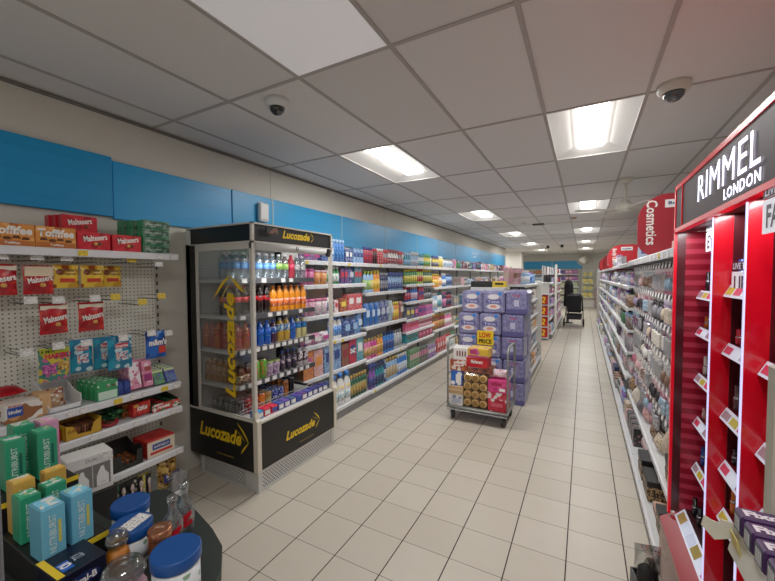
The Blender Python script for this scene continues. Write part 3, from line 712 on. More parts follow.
# blue-lidded tubs
tubw = printed((214, 218, 222), (196, 202, 208), (120, 150, 120), 22, .45, .4, 31)
def tub(h=.17, r=.067, tick=False):
    k = [N('lid', m_lathe(((r * 1.06, h), (r * 1.08, h + .004), (r * 1.08, h + .034), (r * 1.03, h + .038), (r * .98, h + .036)), 32), mat((14, 72, 142), .4)),
         N('label', m_lathe(((r * 1.006, h * .2), (r * 1.006, h * .9)), 28), tubw)]
    if tick: k.append(N('price_ticket', m_slab(-.045, -.028, 0, .045, .028, .0015), tick_w, (.01, -.005, h + .0365), (0, 0, .35)))
    return N('tub', m_lathe(((r * .9, 0), (r, .01), (r, h)), 28), mat((226, 228, 230), .4), kids=k)
thing(tub(.1, .062), 'blue-lidded white tub at the back, behind the ticketed one', 'tub', (-1.60, .768, TZ), .4)
thing(tub(.1, .062, tick=True), 'blue-lidded white tub with a price ticket lying on its lid', 'tub', (-1.455, .70, TZ), 1.5)
thing(tub(.16, .066), 'blue-lidded white tub at the front edge of the table', 'tub', (-1.106, .654, TZ), .4)
thing(N('candle_tin', m_lathe(((.036, 0), (.038, .006), (.038, .115), (.036, .122)), 24), mat((176, 112, 78), .28, .75), kids=[N('lid', m_lathe(((.0385, .098), (.0392, .1), (.0392, .128), (.036, .131), (.03, .130)), 24), mat((190, 128, 96), .25, .8)), text('pure', .03, .018, (0, 0, .1325), mat((226, 190, 160), .4), rot=(-PI / 2, 0, .5))]), 'copper coloured candle tin between the blue lidded tubs', 'candle', (-1.345, .738, TZ))
gl = glassy((246, 248, 248), .04)
def candle_jar(c):
    return N('candle_jar', m_lathe(((.052, 0), (.06, .012), (.062, .09), (.05, .115), (.042, .122), (.042, .13)), 24), gl, kids=[
        N('wax', m_lathe(((.049, .006), (.057, .014), (.0595, .09), (.048, .112), (.02, .114)), 24), mat(c, .5)),
        N('lid', m_lathe(((.045, .128), (.055, .135), (.057, .15), (.05, .168), (.03, .178), (.01, .18)), 24), glassy((240, 244, 244), .1)),
        N('seal_ring', m_lathe(((.056, .136), (.059, .14), (.059, .146), (.056, .15)), 24, 1, 1), glassy((240, 244, 246), .3))])
thing(candle_jar((222, 132, 40)), 'glass candle jar with orange wax beside the toothbrush box', 'candle', (-1.398, .626, TZ), scale=(.58, .58, .98))
thing(candle_jar((212, 160, 178)), 'glass candle jar with pink wax at the bottom edge', 'candle', (-1.222, .562, TZ))
vk = lambda: N('glass_bottle', m_lathe(((.03, 0), (.036, .01), (.036, .1), (.03, .12), (.014, .14), (.0135, .175), (.015, .18)), 18), glassy((226, 232, 234), .2, opac=.06), kids=[
    N('stopper', m_lathe(((.015, .178), (.019, .182), (.019, .196), (.012, .206)), 14), glassy((240, 244, 246), .3)),
    N('red_letter', cached(('zed',), lambda: MB().prism([(-.022, .034), (.022, .062), (.022, .05), (.006, .026), (.024, .036), (.024, .022), (-.022, -.004), (-.022, .008), (-.004, .032), (-.022, .02)], 'y', -.0375, -.036)), mat((206, 30, 44), .35), (0, -.0, .02), (0, 0, 0), (1.3, 1, 1.3))])
thing(vk(), 'clear glass bottle with red angular letter on the table', 'bottle', (-1.383, .808, TZ), 1.04)
thing(vk(), 'clear glass bottle behind the one showing a red letter', 'bottle', (-1.43, .885, TZ), .9)
# white double gift box standing behind the tubs
gbx = carton(.195, .13, .2, mat((224, 223, 220), .45), 'gift_box', [
    patch(.15, .12, (.01, -.0652, .085), mat((120, 118, 116), .4), 'window'), 
    N('bottle', cached(('giftb',), lambda: MB().prism([(-.026, 0), (.026, 0), (.026, .05), (.01, .075), (.006, .1), (-.006, .1), (-.02, .07), (-.026, .05)], 'y', -.003, 0)), mat((236, 236, 236), .4), (-.035, -.0665, .028)),
    N('bottle', cached(('giftb',), None), mat((236, 236, 236), .4), (.05, -.0665, .028)),
    text('OUAI', .05, .018, (.005, -.0662, .175), mat((110, 108, 106), .5)), text('OUAI', .02, .007, (-.035, -.0702, .045), mat((120, 110, 110), .5)), text('OUAI', .02, .007, (.05, -.0702, .045), mat((120, 110, 110), .5)),
    patch(.055, .04, (.07, -.0662, .175), tick_w, 'price_ticket'), N('seam', m_slab(.0065, -.0668, .026, .0095, -.066, .145), mat((210, 210, 210), .4))])
thing(gbx, 'white gift box with window showing two bottles, behind the blue boxes', 'gift box', (-2.30, .90, .52), FACE_L - .12)
thing(N('box_riser', m_box(.22, .16, .52), stand), 'black display plinth carrying the white gift box', 'display riser', (-2.30, .90, 0), FACE_L - .12)
# ------------------------------------------------------------------ open-front drinks fridge
FX0, FX1, FY0, FY1, FT = -2.925, -2.12, 1.88, 2.85, 2.045
D, Wd = FX1 - FX0, FY1 - FY0
blk = mat((16, 17, 18), .42); trimw = mat((206, 202, 192), .4); ivory = mat((212, 204, 186), .45); inner = mat((214, 214, 212), .5)
luc = mat((236, 196, 24), .4)
fw_ = lambda x: (x - FX1)             # world x -> local y with front at 0 (local -y is the front): y_local = -(x - FX1)
def swoosh(s, loc, rot, m):
    # curved chevron that closes the wordmark, drawn in xz
    mb = MB()
    def arc(x0, z0, x1, z1, bow, t0, t1, n=12):
        A_ = []; B_ = []
        for i in range(n + 1):
            u = i / n; x = x0 + (x1 - x0) * u + bow * math.sin(PI * u) * .8; z = z0 + (z1 - z0) * u
            th = t0 + (t1 - t0) * math.sin(PI * u)
            A_.append((x, 0, z)); B_.append((x - th, 0, z))
        vs = A_ + B_; k = n + 1
        mb.add(vs, [(i, i + 1, k + i + 1, k + i) for i in range(n)])
    arc(-.55, .85, .22, .0, .16, .015, .13); arc(-.30, -.62, .22, .0, .03, .015, .12); arc(-.75, .55, -.02, .02, .1, .01, .05)
    me = cached(('swoosh',), lambda: mb)
    return N('logo_arrow', me, m, loc, rot, (s, 1, s))
k = []
# back and floor of the cabinet; local frame: x along the front, y into the fridge (front at y=0)
k.append(N('back_panel', MB().box(0, D - .05, .2, Wd, D, FT - .02).mesh('back'), peg_mat((222, 222, 222))))
hd = MB().cbox(.012, 0.012, 1.908, Wd - .012, D - .025, FT - .008, .004).mesh('canopy')
cp = N('canopy', hd, blk, (0, .022, 0))
cp.kids = [N('trim', MB().box(0, 0, 1.893, Wd, .014, 1.908).box(0, 0, FT - .012, Wd, .014, FT).box(0, 0, 1.893, .024, .02, FT).box(Wd - .024, 0, 1.893, Wd, .02, FT)
             .box(0, .014, 1.893, .012, D - .025, 1.908).box(0, .014, FT - .012, .012, D - .025, FT).mesh('trim'), trimw),
           text('Lucozade', .33, .066, (Wd * .50, .0095, 1.985), luc, bold=.035, shear=.28), swoosh(.065, (Wd * .50 + .205, .010, 1.983), (0, 0, 0), luc)]
k.append(cp)
k.append(N('light_tube', MB().box(.06, .05, 1.872, Wd - .06, .09, 1.89).mesh('tube'), mat((255, 252, 246), .5, emit=9)))
k.append(N('night_blind', MB().lathe([(.028, .03), (.028, Wd - .06)], 12).mesh('blind'), mat((198, 198, 196), .5), (0, .03, 1.868), (0, PI / 2, 0), kids=[]))
hk = MB().tube([(-.012, 0, .02), (-.012, 0, 0), (0, 0, -.008), (.012, 0, 0), (.012, 0, .02)], .004, 6).mesh('handle')
k.append(N('blind_handle', hk, mat((40, 40, 42), .4), (Wd * .47, -.004, 1.868)))
k.append(N('blind_catch', MB().cbox(-.02, -.015, -.05, .02, .015, .02, .004).mesh('catch'), mat((24, 24, 24), .4), (Wd - .09, -.002, 1.875), (0, .5, 0)))
k.append(N('header_clip', MB().cbox(-.06, -.02, -.02, .06, 0, .03, .004).mesh('clip'), printed((30, 26, 24), (120, 76, 56), None, 24, .5), (.16, -.002, 1.985)))
# sides: black rear posts, glass panes, white front posts
pane = glassy((250, 252, 252), .02)
for s, x in ((0, 0.0), (1, Wd - .03)):
    k.append(N('rear_post', MB().box(x, D - .12, .2, x + .03, D, 1.9).mesh('post'), mat((16, 16, 17), .5)))
    gp = N('side_pane', MB().box(x + .012, .03, .55, x + .018, D - .12, 1.895).mesh('pane'), pane)
    if s == 0:
        gp.kids.append(text('Lucozade', .82, .115, (x + .0105, .30, 1.11), luc, rot=(0, -PI / 2, -PI / 2), bold=.035, shear=.25))
        gp.kids.append(swoosh(.24, (x + .0105, .28, 1.60), (0, -PI / 2, -PI / 2), luc))
        gp.kids.append(N('pane_trim', MB().box(x - .0, .03, 1.85, x + .012, D - .12, 1.895).box(x, .03, .55, x + .012, D - .12, .575).box(x, D - .145, .575, x + .012, D - .12, 1.85).mesh('trim'), trimw))
    k.append(gp)
    k.append(N('front_post', MB().cbox(x, .022, .52, x + .03, .056, 1.9, .004).mesh('post'), trimw))
    k.append(N('corner_cover', MB().prism([(-.004, .17), (.04, .17), (.04, .62), (.022, .62), (.012, .575), (-.004, .56)], 'x', x - .004, x + .034).mesh('cover'), ivory))
# lower panels
k.append(N('front_panel', MB().cbox(.03, .004, .175, Wd - .03, .04, .535, .004).mesh('panel'), blk, kids=[
    text('Lucozade', .36, .075, (Wd * .49, .0025, .335), luc, bold=.035, shear=.28), swoosh(.105, (Wd * .49 + .225, .003, .335), (0, 0, 0), luc), N('small_print', m_slab(-.09, -.0012, -.004, .09, 0, .004), mat((120, 100, 40), .5), (Wd * .56, .004, .225)),
    N('top_trim', MB().box(.03, .0, .535, Wd - .03, .1, .548).mesh('trim'), trimw)]))
k.append(N('side_panel', MB().cbox(-.004, .04, .165, .03, D, .55, .006).mesh('panel'), blk, kids=[
    text('Lucozade', .50, .115, (-.006, .42, .40), luc, rot=(0, 0, -PI / 2), bold=.03, shear=.28), swoosh(.16, (-.0065, .125, .385), (0, 0, -PI / 2), luc), N('small_print', m_slab(-.1, -.0012, -.005, .1, 0, .005), mat((120, 100, 40), .5), (-.005, .36, .235), (0, .0, -PI / 2)),
    N('top_trim', MB().box(-.008, .03, .55, .03, D, .562).mesh('trim'), trimw)]))
k.append(N('side_panel', MB().cbox(Wd - .03, .04, .165, Wd + .004, D, .55, .006).mesh('panel'), blk))
def grille_m():
    m, nt, b = nodes_of('perforated_grille')
    o, x, y, z = objxyz(nt)
    r = mathn(nt, 'FLOOR', mathn(nt, 'MULTIPLY', z, 1 / .016))
    a = mathn(nt, 'ABSOLUTE', mathn(nt, 'SUBTRACT', mathn(nt, 'FRACT', mathn(nt, 'ADD', mathn(nt, 'MULTIPLY', mathn(nt, 'ADD', x, y), 1 / .028), mathn(nt, 'MULTIPLY_ADD', r, .5, 100))), .5))
    c = mathn(nt, 'ABSOLUTE', mathn(nt, 'SUBTRACT', mathn(nt, 'FRACT', mathn(nt, 'MULTIPLY', z, 1 / .016)), .5))
    hole = mathn(nt, 'MULTIPLY', mathn(nt, 'LESS_THAN', a, .33), mathn(nt, 'LESS_THAN', c, .27))
    nt.links.new(mixc(nt, hole, lin((206, 206, 204)), lin((84, 84, 84))), b.inputs['Base Color']); b.inputs['Roughness'].default_value = .45
    return m
gm_ = grille_m(); frame_m = mat((200, 199, 195), .45)
kf = MB().box(.02, .02, 0, Wd - .01, .04, .022).box(.02, .02, .15, Wd - .01, .04, .175).box(.02, .02, .022, .06, .04, .15).box(Wd - .05, .02, .022, Wd - .01, .04, .15).mesh('kick')
k.append(N('kick_frame', kf, frame_m, kids=[N('grille', MB().box(.05, .026, .02, Wd - .04, .036, .16).mesh('grille'), gm_)]))
ks = MB().box(.02, .04, 0, .04, D - .1, .022).box(.02, .04, .14, .04, D - .1, .175).box(.02, .04, .022, .04, .16, .14).box(.02, D - .14, .022, .04, D - .1, .14).mesh('kick')
k.append(N('kick_frame', ks, frame_m, kids=[N('grille', MB().box(.026, .12, .02, .036, D - .12, .145).mesh('grille'), gm_)]))
lamp_ = bpy.data.lights.new('fridge_tube_light', 'AREA'); lamp_.shape = 'RECTANGLE'; lamp_.size = .85; lamp_.size_y = .05; lamp_.energy = 7.0; lamp_.color = (1, .99, .97)
lo_ = bpy.data.objects.new('fridge_tube_light', lamp_); COL.objects.link(lo_); lo_.location = (FX1 - .07, FY0 + Wd / 2, 1.868); lo_.rotation_euler = (0, -.25, PI / 2)
# inside: floor tray, shelves, rails
fsh = []
def fshelf(z, depth_front, tk, dark=True):
    y0 = -(depth_front - FX1); y0 = FX1 - depth_front
    n = N('shelf', MB().box(.03, y0, -.022, Wd - .03, D - .06, 0).mesh('shelf'), mat((206, 206, 204), .45), (0, 0, z), kids=[
        N('price_rail', MB().box(.03, y0 - .012, -.036, Wd - .03, y0, .006).mesh('rail'), mat((72, 74, 78), .4) if dark else mat((196, 196, 196), .45))])
    for i, t in enumerate(tk):
        n.kids.append(ticket(t, y0 - .0125, -.015, .05, .034))
    n.kids.append(N('side_rail', MB().box(.018, y0, -.03, .026, D - .1, -.008).mesh('rail'), mat((206, 206, 204), .4)))
    return n
k.append(fshelf(1.625, -2.36, (.1, .30, .52, .62), True))
k.append(fshelf(1.335, -2.36, (.08, .36, .46, .54, .74), True))
k.append(fshelf(1.06, -2.36, [.07 + .075 * i for i in range(11)], True))
k.append(fshelf(.785, -2.36, [.06 + .085 * i for i in range(10)], True))
k.append(N('deck', MB().box(.03, .03, .5, Wd - .03, D - .05, .535).mesh('deck'), inner))
k.append(N('front_ledge', MB().prism([(.03, .535), (.03, .55), (.1, .556), (.1, .535)], 'x', .03, Wd - .03).mesh('ledge'), inner))
k.append(N('can_guard', MB().tube([(.04, .23, .59), (Wd - .04, .23, .59)], .004, 6).tube([(.04, .23, .565), (Wd - .04, .23, .565)], .004, 6).mesh('rail'), mat((150, 152, 154), .35, .6)))
thing(N('drinks_fridge', None, kids=k), 'black and white open-front drinks fridge with yellow wordmark and glass side', 'fridge', (FX1, FY0, 0), FACE_L)
def fr(x, y): return (FX1 - y, FY0 + x)     # fridge local -> world

# bottles and cans (front towards local -y)
def pet(h, r, liquid, cap, label, lh=(.38, .62), shoulder=.68, clear=False, lab_text=None, lname='label'):
    prof = ((r * .82, 0), (r, h * .03), (r, h * lh[0]), (r * .96, h * (lh[0] + lh[1]) / 2), (r, h * lh[1]), (r, h * shoulder), (r * .8, h * (shoulder + .1)), (r * .42, h * .9), (r * .4, h * .94))
    body = m_lathe(tuple(R4(*p) for p in prof), 14)
    return N('drink_bottle', body, liquid, kids=[
        N('label', m_lathe((R4(r * 1.01, h * lh[0]), R4(r * .98, h * (lh[0] + lh[1]) / 2), R4(r * 1.01, h * lh[1])), 14), label),
        N('cap', m_lathe((R4(r * .46, h * .92), R4(r * .46, h * .995), R4(r * .4, h)), 12), cap)])
water = glassy((222, 232, 238), .16, opac=.10)
lbl = lambda a, b, c=None, s=1: printed(a, b, c, 40, .35, .4, s)
wcap = mat((224, 228, 232), .4); kcap = mat((30, 24, 24), .4); rcap = mat((190, 28, 34), .4); ocap = mat((230, 130, 30), .4); bcap = mat((26, 78, 176), .35)
P1 = [pet(.215, .032, water, wcap, lbl((120, 176, 230), (70, 130, 210), None, 41)), pet(.215, .032, water, wcap, lbl((170, 206, 120), (120, 170, 70), None, 42)),
      pet(.215, .033, glassy((214, 70, 90), .1, opac=.5), mat((150, 24, 40), .4), lbl((200, 40, 76), (226, 90, 120), None, 43)), pet(.21, .033, water, wcap, lbl((180, 184, 190), (220, 222, 226), (140, 80, 90), 44))]
def rowlab(what, i, n, shelf): return '%s, %s from glass side, %s' % (what, ORD[i], shelf)
def put_row(seq, z, y_front, shelf, depth_rows=1, grp=None, cat='drink', pitch=.0765, x0=.072, dy=.075):
    for i, (sp, what) in enumerate(seq):
        for d in range(depth_rows if i < 2 else min(depth_rows, 2)):
            lab = rowlab(what, i, 0, shelf) if d == 0 else rowlab(what, i, 0, shelf) + ', %s behind' % ORD[d - 1]
            x, y = fr(x0 + pitch * i + rnd.uniform(-.003, .003), y_front + d * dy)
            o = thing(sp, lab, cat, (x, y, z), FACE_L + rnd.uniform(-.3, .3), None)
S1 = [(P1[0], 'clear water bottle with blue label')] * 6 + [(P1[1], 'clear bottle with green label')] * 2 + [(P1[2], 'red flavoured water bottle')] * 1 + [(P1[3], 'clear bottle with silver label')] * 2
put_row(S1, 1.626, .29, 'fridge top shelf', 3)
coke = mat((30, 14, 12), .12, coat=.6)
C1 = pet(.235, .0325, coke, rcap, lbl((200, 30, 40), (220, 60, 60), None, 45), (.44, .62)); C2 = pet(.235, .0325, coke, kcap, lbl((206, 34, 44), (30, 22, 22), None, 46), (.44, .62))
O1 = pet(.225, .033, mat((232, 144, 24), .2, coat=.4), ocap, lbl((230, 112, 44), (240, 190, 170), None, 47), (.2, .5))
S2 = [(C1, 'dark cola bottle with red label')] * 2 + [(C2, 'dark cola bottle with black cap')] * 3 + [(O1, 'orange fizzy drink bottle')] * 6
put_row(S2, 1.336, .29, 'fridge second shelf', 3)
B1 = pet(.205, .035, mat((14, 84, 186), .15, coat=.5), bcap, lbl((10, 74, 176), (40, 140, 220), None, 48), (.34, .66)); B2 = pet(.205, .033, mat((70, 26, 56), .15, coat=.5), bcap, lbl((36, 84, 168), (190, 210, 230), None, 49), (.4, .7))
B3 = pet(.21, .035, mat((190, 150, 50), .15, coat=.5), mat((176, 180, 184), .3), lbl((36, 120, 186), (200, 210, 210), None, 50), (.44, .74)); B4 = pet(.205, .033, mat((200, 190, 130), .15, coat=.5), bcap, lbl((24, 96, 180), (60, 150, 210), None, 51), (.45, .75))
PK = pet(.205, .035, mat((176, 64, 66), .18, coat=.5), mat((150, 40, 60), .4), lbl((150, 40, 64), (214, 120, 60), None, 52), (.45, .8)); PO = pet(.205, .035, mat((196, 100, 56), .18, coat=.5), mat((214, 110, 40), .4), lbl((196, 70, 60), (226, 150, 80), None, 53), (.45, .8))
S3 = [(PK, 'pinkish red energy drink bottle'), (PO, 'orange red energy drink bottle')] + [(B1, 'bright blue sports drink bottle')] * 3 + [(B2, 'dark berry sports drink bottle')] * 1 + [(B3, 'yellow sports drink bottle with blue label')] * 2 + [(B1, 'bright blue sports drink bottle')] * 1 + [(B4, 'pale yellow sports drink bottle')] * 2
put_row(S3, 1.061, .29, 'fridge third shelf', 1)
for i in range(5):
    x, y = fr(.075, .365 + i * .074)
    x2, _y = fr(.1485, .365 + i * .074)
    if i < 4: thing(PO if i % 2 else PK, 'reddish energy drink bottle in second column, %s behind front, third shelf' % ORD[i], 'drink', (x, FY0 + .1485, 1.061), FACE_L)
    thing(PK if i % 2 else PO, 'reddish energy drink bottle by glass side, %s behind front, third shelf' % ORD[i], 'drink', (x, y, 1.061), FACE_L)
J1 = N('drink_bottle', m_lathe(((.034, 0), (.037, .01), (.037, .09), (.03, .115), (.024, .125), (.024, .14)), 14), mat((110, 62, 40), .2, coat=.4), kids=[N('label', m_lathe(((.0376, .02), (.0376, .075)), 14), lbl((214, 180, 140), (90, 50, 34), (230, 220, 200), 54)), N('cap', m_lathe(((.027, .135), (.027, .158), (.02, .16)), 12), mat((60, 38, 30), .4))])
J2 = N('drink_can', m_lathe(((.03, 0), (.036, .008), (.036, .15), (.029, .162)), 16), lbl((110, 166, 50), (60, 150, 60), (220, 90, 40), 55), kids=[N('can_top', m_lathe(((.03, .160), (.03, .164), (.026, .162)), 14), mat((190, 194, 196), .3, .8))])
J3 = N('drink_cup', m_lathe(((.028, 0), (.038, .11), (.039, .115)), 16), lbl((206, 180, 206), (170, 130, 186), (240, 235, 240), 56), kids=[N('lid', m_lathe(((.04, .114), (.04, .122), (.03, .126)), 16), mat((130, 150, 80), .4))])
J4 = pet(.185, .026, mat((40, 30, 46), .18, coat=.4), bcap, lbl((50, 40, 70), (190, 170, 180), None, 57), (.25, .7)); J5 = pet(.19, .028, mat((190, 180, 186), .2), mat((30, 50, 130), .4), lbl((90, 50, 60), (210, 206, 214), None, 58), (.25, .7))
S4 = [(J1, 'brown iced coffee jar')] * 2 + [(J2, 'green soft drink can')] * 2 + [(J3, 'lilac milkshake cup with green lid')] * 2 + [(J4, 'slim dark energy bottle')] * 3 + [(J5, 'slim brown and white milkshake bottle')] * 2
put_row(S4, .786, .275, 'fridge fourth shelf', 1, pitch=.0765, x0=.08)
tan = pet(.185, .036, mat((176, 128, 84), .2, coat=.4), mat((196, 170, 140), .4), lbl((196, 160, 116), (150, 100, 120), None, 59), (.3, .7))
for i in range(5):
    x, y = fr(.08, .35 + i * .074)
    thing(tan, 'tan iced latte bottle by glass side, %s behind front, fourth shelf' % ORD[i], 'drink', (x, y, .786), FACE_L)
def can(m, h=.122, r=.033):
    return N('drink_can', m_lathe((R4(r * .8, 0), R4(r, .01), R4(r, h - .012), R4(r * .82, h)), 16), m, kids=[N('can_top', m_lathe((R4(r * .82, h), R4(r * .84, h + .003), R4(r * .74, h + .001), R4(.004, h + .001)), 14), mat((192, 196, 200), .28, .8))])
CF = can(lbl((226, 112, 22), (240, 140, 30), (30, 50, 120), 60)); CG = can(lbl((190, 170, 96), (150, 130, 70), (200, 70, 60), 61)); CBl = can(lbl((40, 60, 150), (80, 90, 180), (200, 205, 215), 62)); CR = can(lbl((196, 40, 44), (170, 20, 30), (230, 220, 220), 63)); CS = can(lbl((70, 66, 66), (120, 116, 116), (190, 190, 190), 64)); CO = can(lbl((190, 110, 50), (60, 60, 66), (226, 150, 60), 65), .16, .028); CK = can(mat((24, 22, 24), .3), .165, .028)
seqc = [(CS, 'silver grey cola can'), (CR, 'red cola can'), (CF, 'orange soda can'), (CF, 'orange soda can'), (CG, 'gold ginger ale can'), (CBl, 'blue energy can'), (CBl, 'blue energy can'), (CO, 'tall orange energy can'), (CK, 'tall black energy can with red patch'), (CS, 'silver grey cola can'), (CR, 'red cola can')]
xx = .075
for i, (sp, what) in enumerate(seqc[:9]):
    for d in range(5 if i < 2 else 4):
        x, y = fr(xx, .28 + d * .07)
        s2 = sp if i < 8 else CK
        thing(s2, '%s, %s from glass side in fridge well%s' % (what, ORD[i], '' if d == 0 else ', %s behind' % ORD[d - 1]), 'drink can', (x, y, .536), FACE_L + .1 * d)
    xx += .072
xx = .72
# strip of small boxes along the front ledge
for i in range(12):
    c = [(40, 130, 200), (206, 36, 60), (206, 36, 60), (60, 76, 150), (90, 70, 160), (60, 90, 130), (70, 60, 150), (90, 60, 130), (60, 70, 150), (40, 50, 120), (36, 46, 110), (30, 44, 120)][i]
    x, y = fr(.075 + i * .072, .09)
    thing(carton(.062, .085, .055, printed(c, tuple(min(255, v + 30) for v in c), None, 40, .35, .3, i), 'gum_box', [patch(.05, .034, (0, -.0428, .026), tick_w if i != 2 and i != 6 else mat((40, 80, 160), .4), 'price_ticket')]),
          '%s gum box on the fridge front ledge, %s from its glass side' % (['light blue', 'red', 'red', 'navy', 'purple', 'teal blue', 'violet', 'purple', 'blue', 'navy', 'navy', 'deep blue'][i], ORD[i]), 'gum', (x, y, .556), FACE_L + rnd.uniform(-.05, .05))
# things on the wall and fridge top
thing(N('wall_unit', MB().cbox(-.06, -.05, 0, .06, 0, .19, .012).mesh('unit'), mat((226, 226, 224), .35), kids=[N('status_strip', m_slab(-.03, -.052, .02, .03, -.05, .028), mat((150, 160, 160), .4)), N('bracket', m_slab(-.04, -.001, .188, .04, .0, .205), mat((190, 190, 190), .4))]), 'white rectangular wireless unit fixed on blue wall above the fridge', 'wireless unit', (WX + .034, 2.69, 2.20), FACE_L)
thing(carton(.055, .05, .085, mat((222, 222, 220), .4), 'power_adapter', [patch(.03, .02, (0, -.0255, .05), mat((190, 194, 196), .4))]), 'small white adapter box on top of the fridge', 'adapter', (-2.83, 2.62, FT), FACE_L)
thing(carton(.10, .06, .075, mat((196, 196, 186), .4), 'junction_box', [patch(.05, .035, (0, -.0305, .035), mat((120, 130, 110), .4))]), 'grey white junction box at the far corner on fridge top', 'junction box', (-2.83, 2.76, FT), FACE_L)
# ------------------------------------------------------------------ household goods along the blue-panelled wall
CN = {'white': (232, 232, 230), 'pale blue': (140, 180, 220), 'bright blue': (34, 110, 200), 'dark blue': (30, 50, 120), 'navy': (26, 34, 80), 'teal': (30, 130, 150), 'green': (52, 140, 76), 'dark green': (30, 84, 60),
      'lime': (150, 190, 60), 'yellow': (236, 206, 60), 'orange': (232, 142, 52), 'red': (196, 34, 44), 'dark red': (130, 26, 40), 'pink': (222, 110, 160), 'pale pink': (226, 176, 190), 'magenta': (190, 50, 130),
      'purple': (120, 70, 160), 'lilac': (180, 156, 206), 'brown': (120, 80, 54), 'beige': (210, 188, 158), 'gold': (190, 150, 70), 'black': (34, 33, 36), 'grey': (140, 142, 148), 'silver': (186, 190, 196), 'cream': (232, 222, 196)}
def c_(n): return CN[n] if sum(CN[n]) < 130 else tuple(int(q * .9 + 25) for q in CN[n])
def mix(a, b, t=.5): return tuple(int(x * (1 - t) + y * t) for x, y in zip(a, b))
_seed = [100]
def lab2(a, b=None, s=None):
    a = c_(a); b = c_(b) if b else mix(a, (255, 255, 255), .35)
    return printed(a, mix(a, b, .55), mix(a, (20, 20, 40), .25), 48, .38, .42, (sum(a) + sum(b)) % 37)
_SP = {}
def spec(kind, c, c2=None, h=None, parts=True):
    """(node, width, word) of one household product; c body colour, c2 accent"""
    k = (kind, c, c2, h, parts)
    if k in _SP: return _SP[k]
    body = mat(c_(c), .35); acc = mat(c_(c2), .4) if c2 else mat(mix(c_(c), (255, 255, 255), .5), .4)
    pl = lab2(c2 or c, c)
    if kind == 'aerosol':
        h = h or .22; r = .027
        n = N('aerosol_can', m_lathe((R4(r, 0), R4(r, h * .8), R4(r * .7, h * .84)), 12), lab2(c, c2), kids=[N('cap', m_lathe((R4(r * .9, h * .82), R4(r * .9, h * .95), R4(r * .6, h)), 12), acc)]); w, word = .056, 'aerosol can'
    elif kind == 'spray':
        h = h or .25; r = .036
        n = N('spray_bottle', m_lathe((R4(r, 0), R4(r, h * .5), R4(r * .8, h * .62), R4(r * .36, h * .74), R4(r * .34, h * .8)), 12, 1, .7), body, kids=[
            N('trigger_head', cached(('trig', h), lambda: MB().prism([(-.03, h * .8), (-.01, h * .8), (.0, h * .74), (.03, h * .62), (.034, h * .64), (.016, h * .8), (.05, h * .88), (.05, h * .97), (-.02, h), (-.036, h * .92)], 'x', -.012, .012)), acc, rot=(0, 0, -PI / 2)),
            N('label', m_lathe((R4(r * 1.015, h * .1), R4(r * 1.015, h * .46)), 12, 1, .71), pl)]); w, word = .078, 'trigger spray bottle'
    elif kind == 'bottle':
        h = h or .24; r = .04
        n = N('bottle', m_lathe((R4(r * .9, 0), R4(r, h * .05), R4(r, h * .62), R4(r * .8, h * .76), R4(r * .4, h * .86)), 12, 1, .62), body, kids=[
            N('cap', m_lathe((R4(r * .45, h * .85), R4(r * .45, h * .97), R4(r * .4, h)), 10), acc), N('label', m_lathe((R4(r * 1.015, h * .14), R4(r * 1.015, h * .58)), 12, 1, .63), pl)]); w, word = .084, 'bottle'
    elif kind == 'slim':
        h = h or .2; r = .027
        n = N('slim_bottle', m_lathe((R4(r, 0), R4(r, h * .7), R4(r * .5, h * .84)), 10, 1, .75), body, kids=[N('cap', m_lathe((R4(r * .5, h * .83), R4(r * .55, h)), 8), acc), N('label', m_lathe((R4(r * 1.02, h * .14), R4(r * 1.02, h * .58)), 10, 1, .76), pl)]); w, word = .06, 'slim bottle'
    elif kind == 'bleach':
        h = h or .3; r = .06
        n = N('detergent_bottle', m_lathe((R4(r * .92, 0), R4(r, h * .04), R4(r, h * .55), R4(r * .86, h * .7), R4(r * .4, h * .86), R4(r * .4, h * .88)), 14, 1, .7), body, kids=[
            N('cap', m_lathe((R4(r * .5, h * .86), R4(r * .5, h * .97), R4(r * .42, h)), 12), acc), N('label', m_lathe((R4(r * 1.012, h * .14), R4(r * 1.012, h * .42)), 14, 1, .71), lab2('white', 'teal')), N('neck_label', m_lathe((R4(r * .98, h * .5), R4(r * .96, h * .6)), 14, 1, .72), mat(c_('yellow'), .4))]); w, word = .128, 'large bottle'
    elif kind == 'pouch':
        h = h or .24
        n = N('pouch', cached(('bag', .135, .07, h), lambda: MB().pillow(.135, .07, h)), lab2(c, c2), kids=[patch(.08, h * .3, (0, -.037, h * .55), mat(mix(c_(c), (255, 255, 255), .72), .4), 'logo_panel')]); w, word = .138, 'pouch'
    elif kind == 'tub':
        h = h or .11; r = .05
        n = N('tub', m_lathe((R4(r * .92, 0), R4(r, h)), 16), lab2(c, c2), kids=[N('lid', m_lathe((R4(r * 1.04, h * .92), R4(r * 1.04, h * 1.06), R4(r * .9, h * 1.08)), 16), acc)]); w, word = .106, 'tub'
    elif kind == 'pack':
        h = h or .12
        n = N('pack', cached(('bag', .15, .1, h), lambda: MB().pillow(.15, .1, h)), lab2(c, c2), kids=[patch(.09, h * .35, (0, -.052, h * .5), acc, 'logo_panel')]); w, word = .152, 'soft pack'
    elif kind == 'smallbox':
        h = h or .12
        n = carton(.072, .06, h, lab2(c, c2), 'small_carton', [patch(.05, h * .3, (0, -.0302, h * .6), acc, 'logo_panel')]); w, word = .075, 'small carton'
    elif kind == 'tallbox':
        h = h or .26
        n = carton(.075, .07, h, lab2(c, c2), 'tall_carton', [patch(.06, h * .3, (0, -.0352, h * .55), acc, 'logo_panel')]); w, word = .078, 'tall carton'
    else:
        h = h or .2
        n = carton(.16, .09, h, lab2(c, c2), 'wide_carton', [patch(.1, h * .35, (0, -.0452, h * .58), acc, 'logo_panel')]); w, word = .164, 'carton'
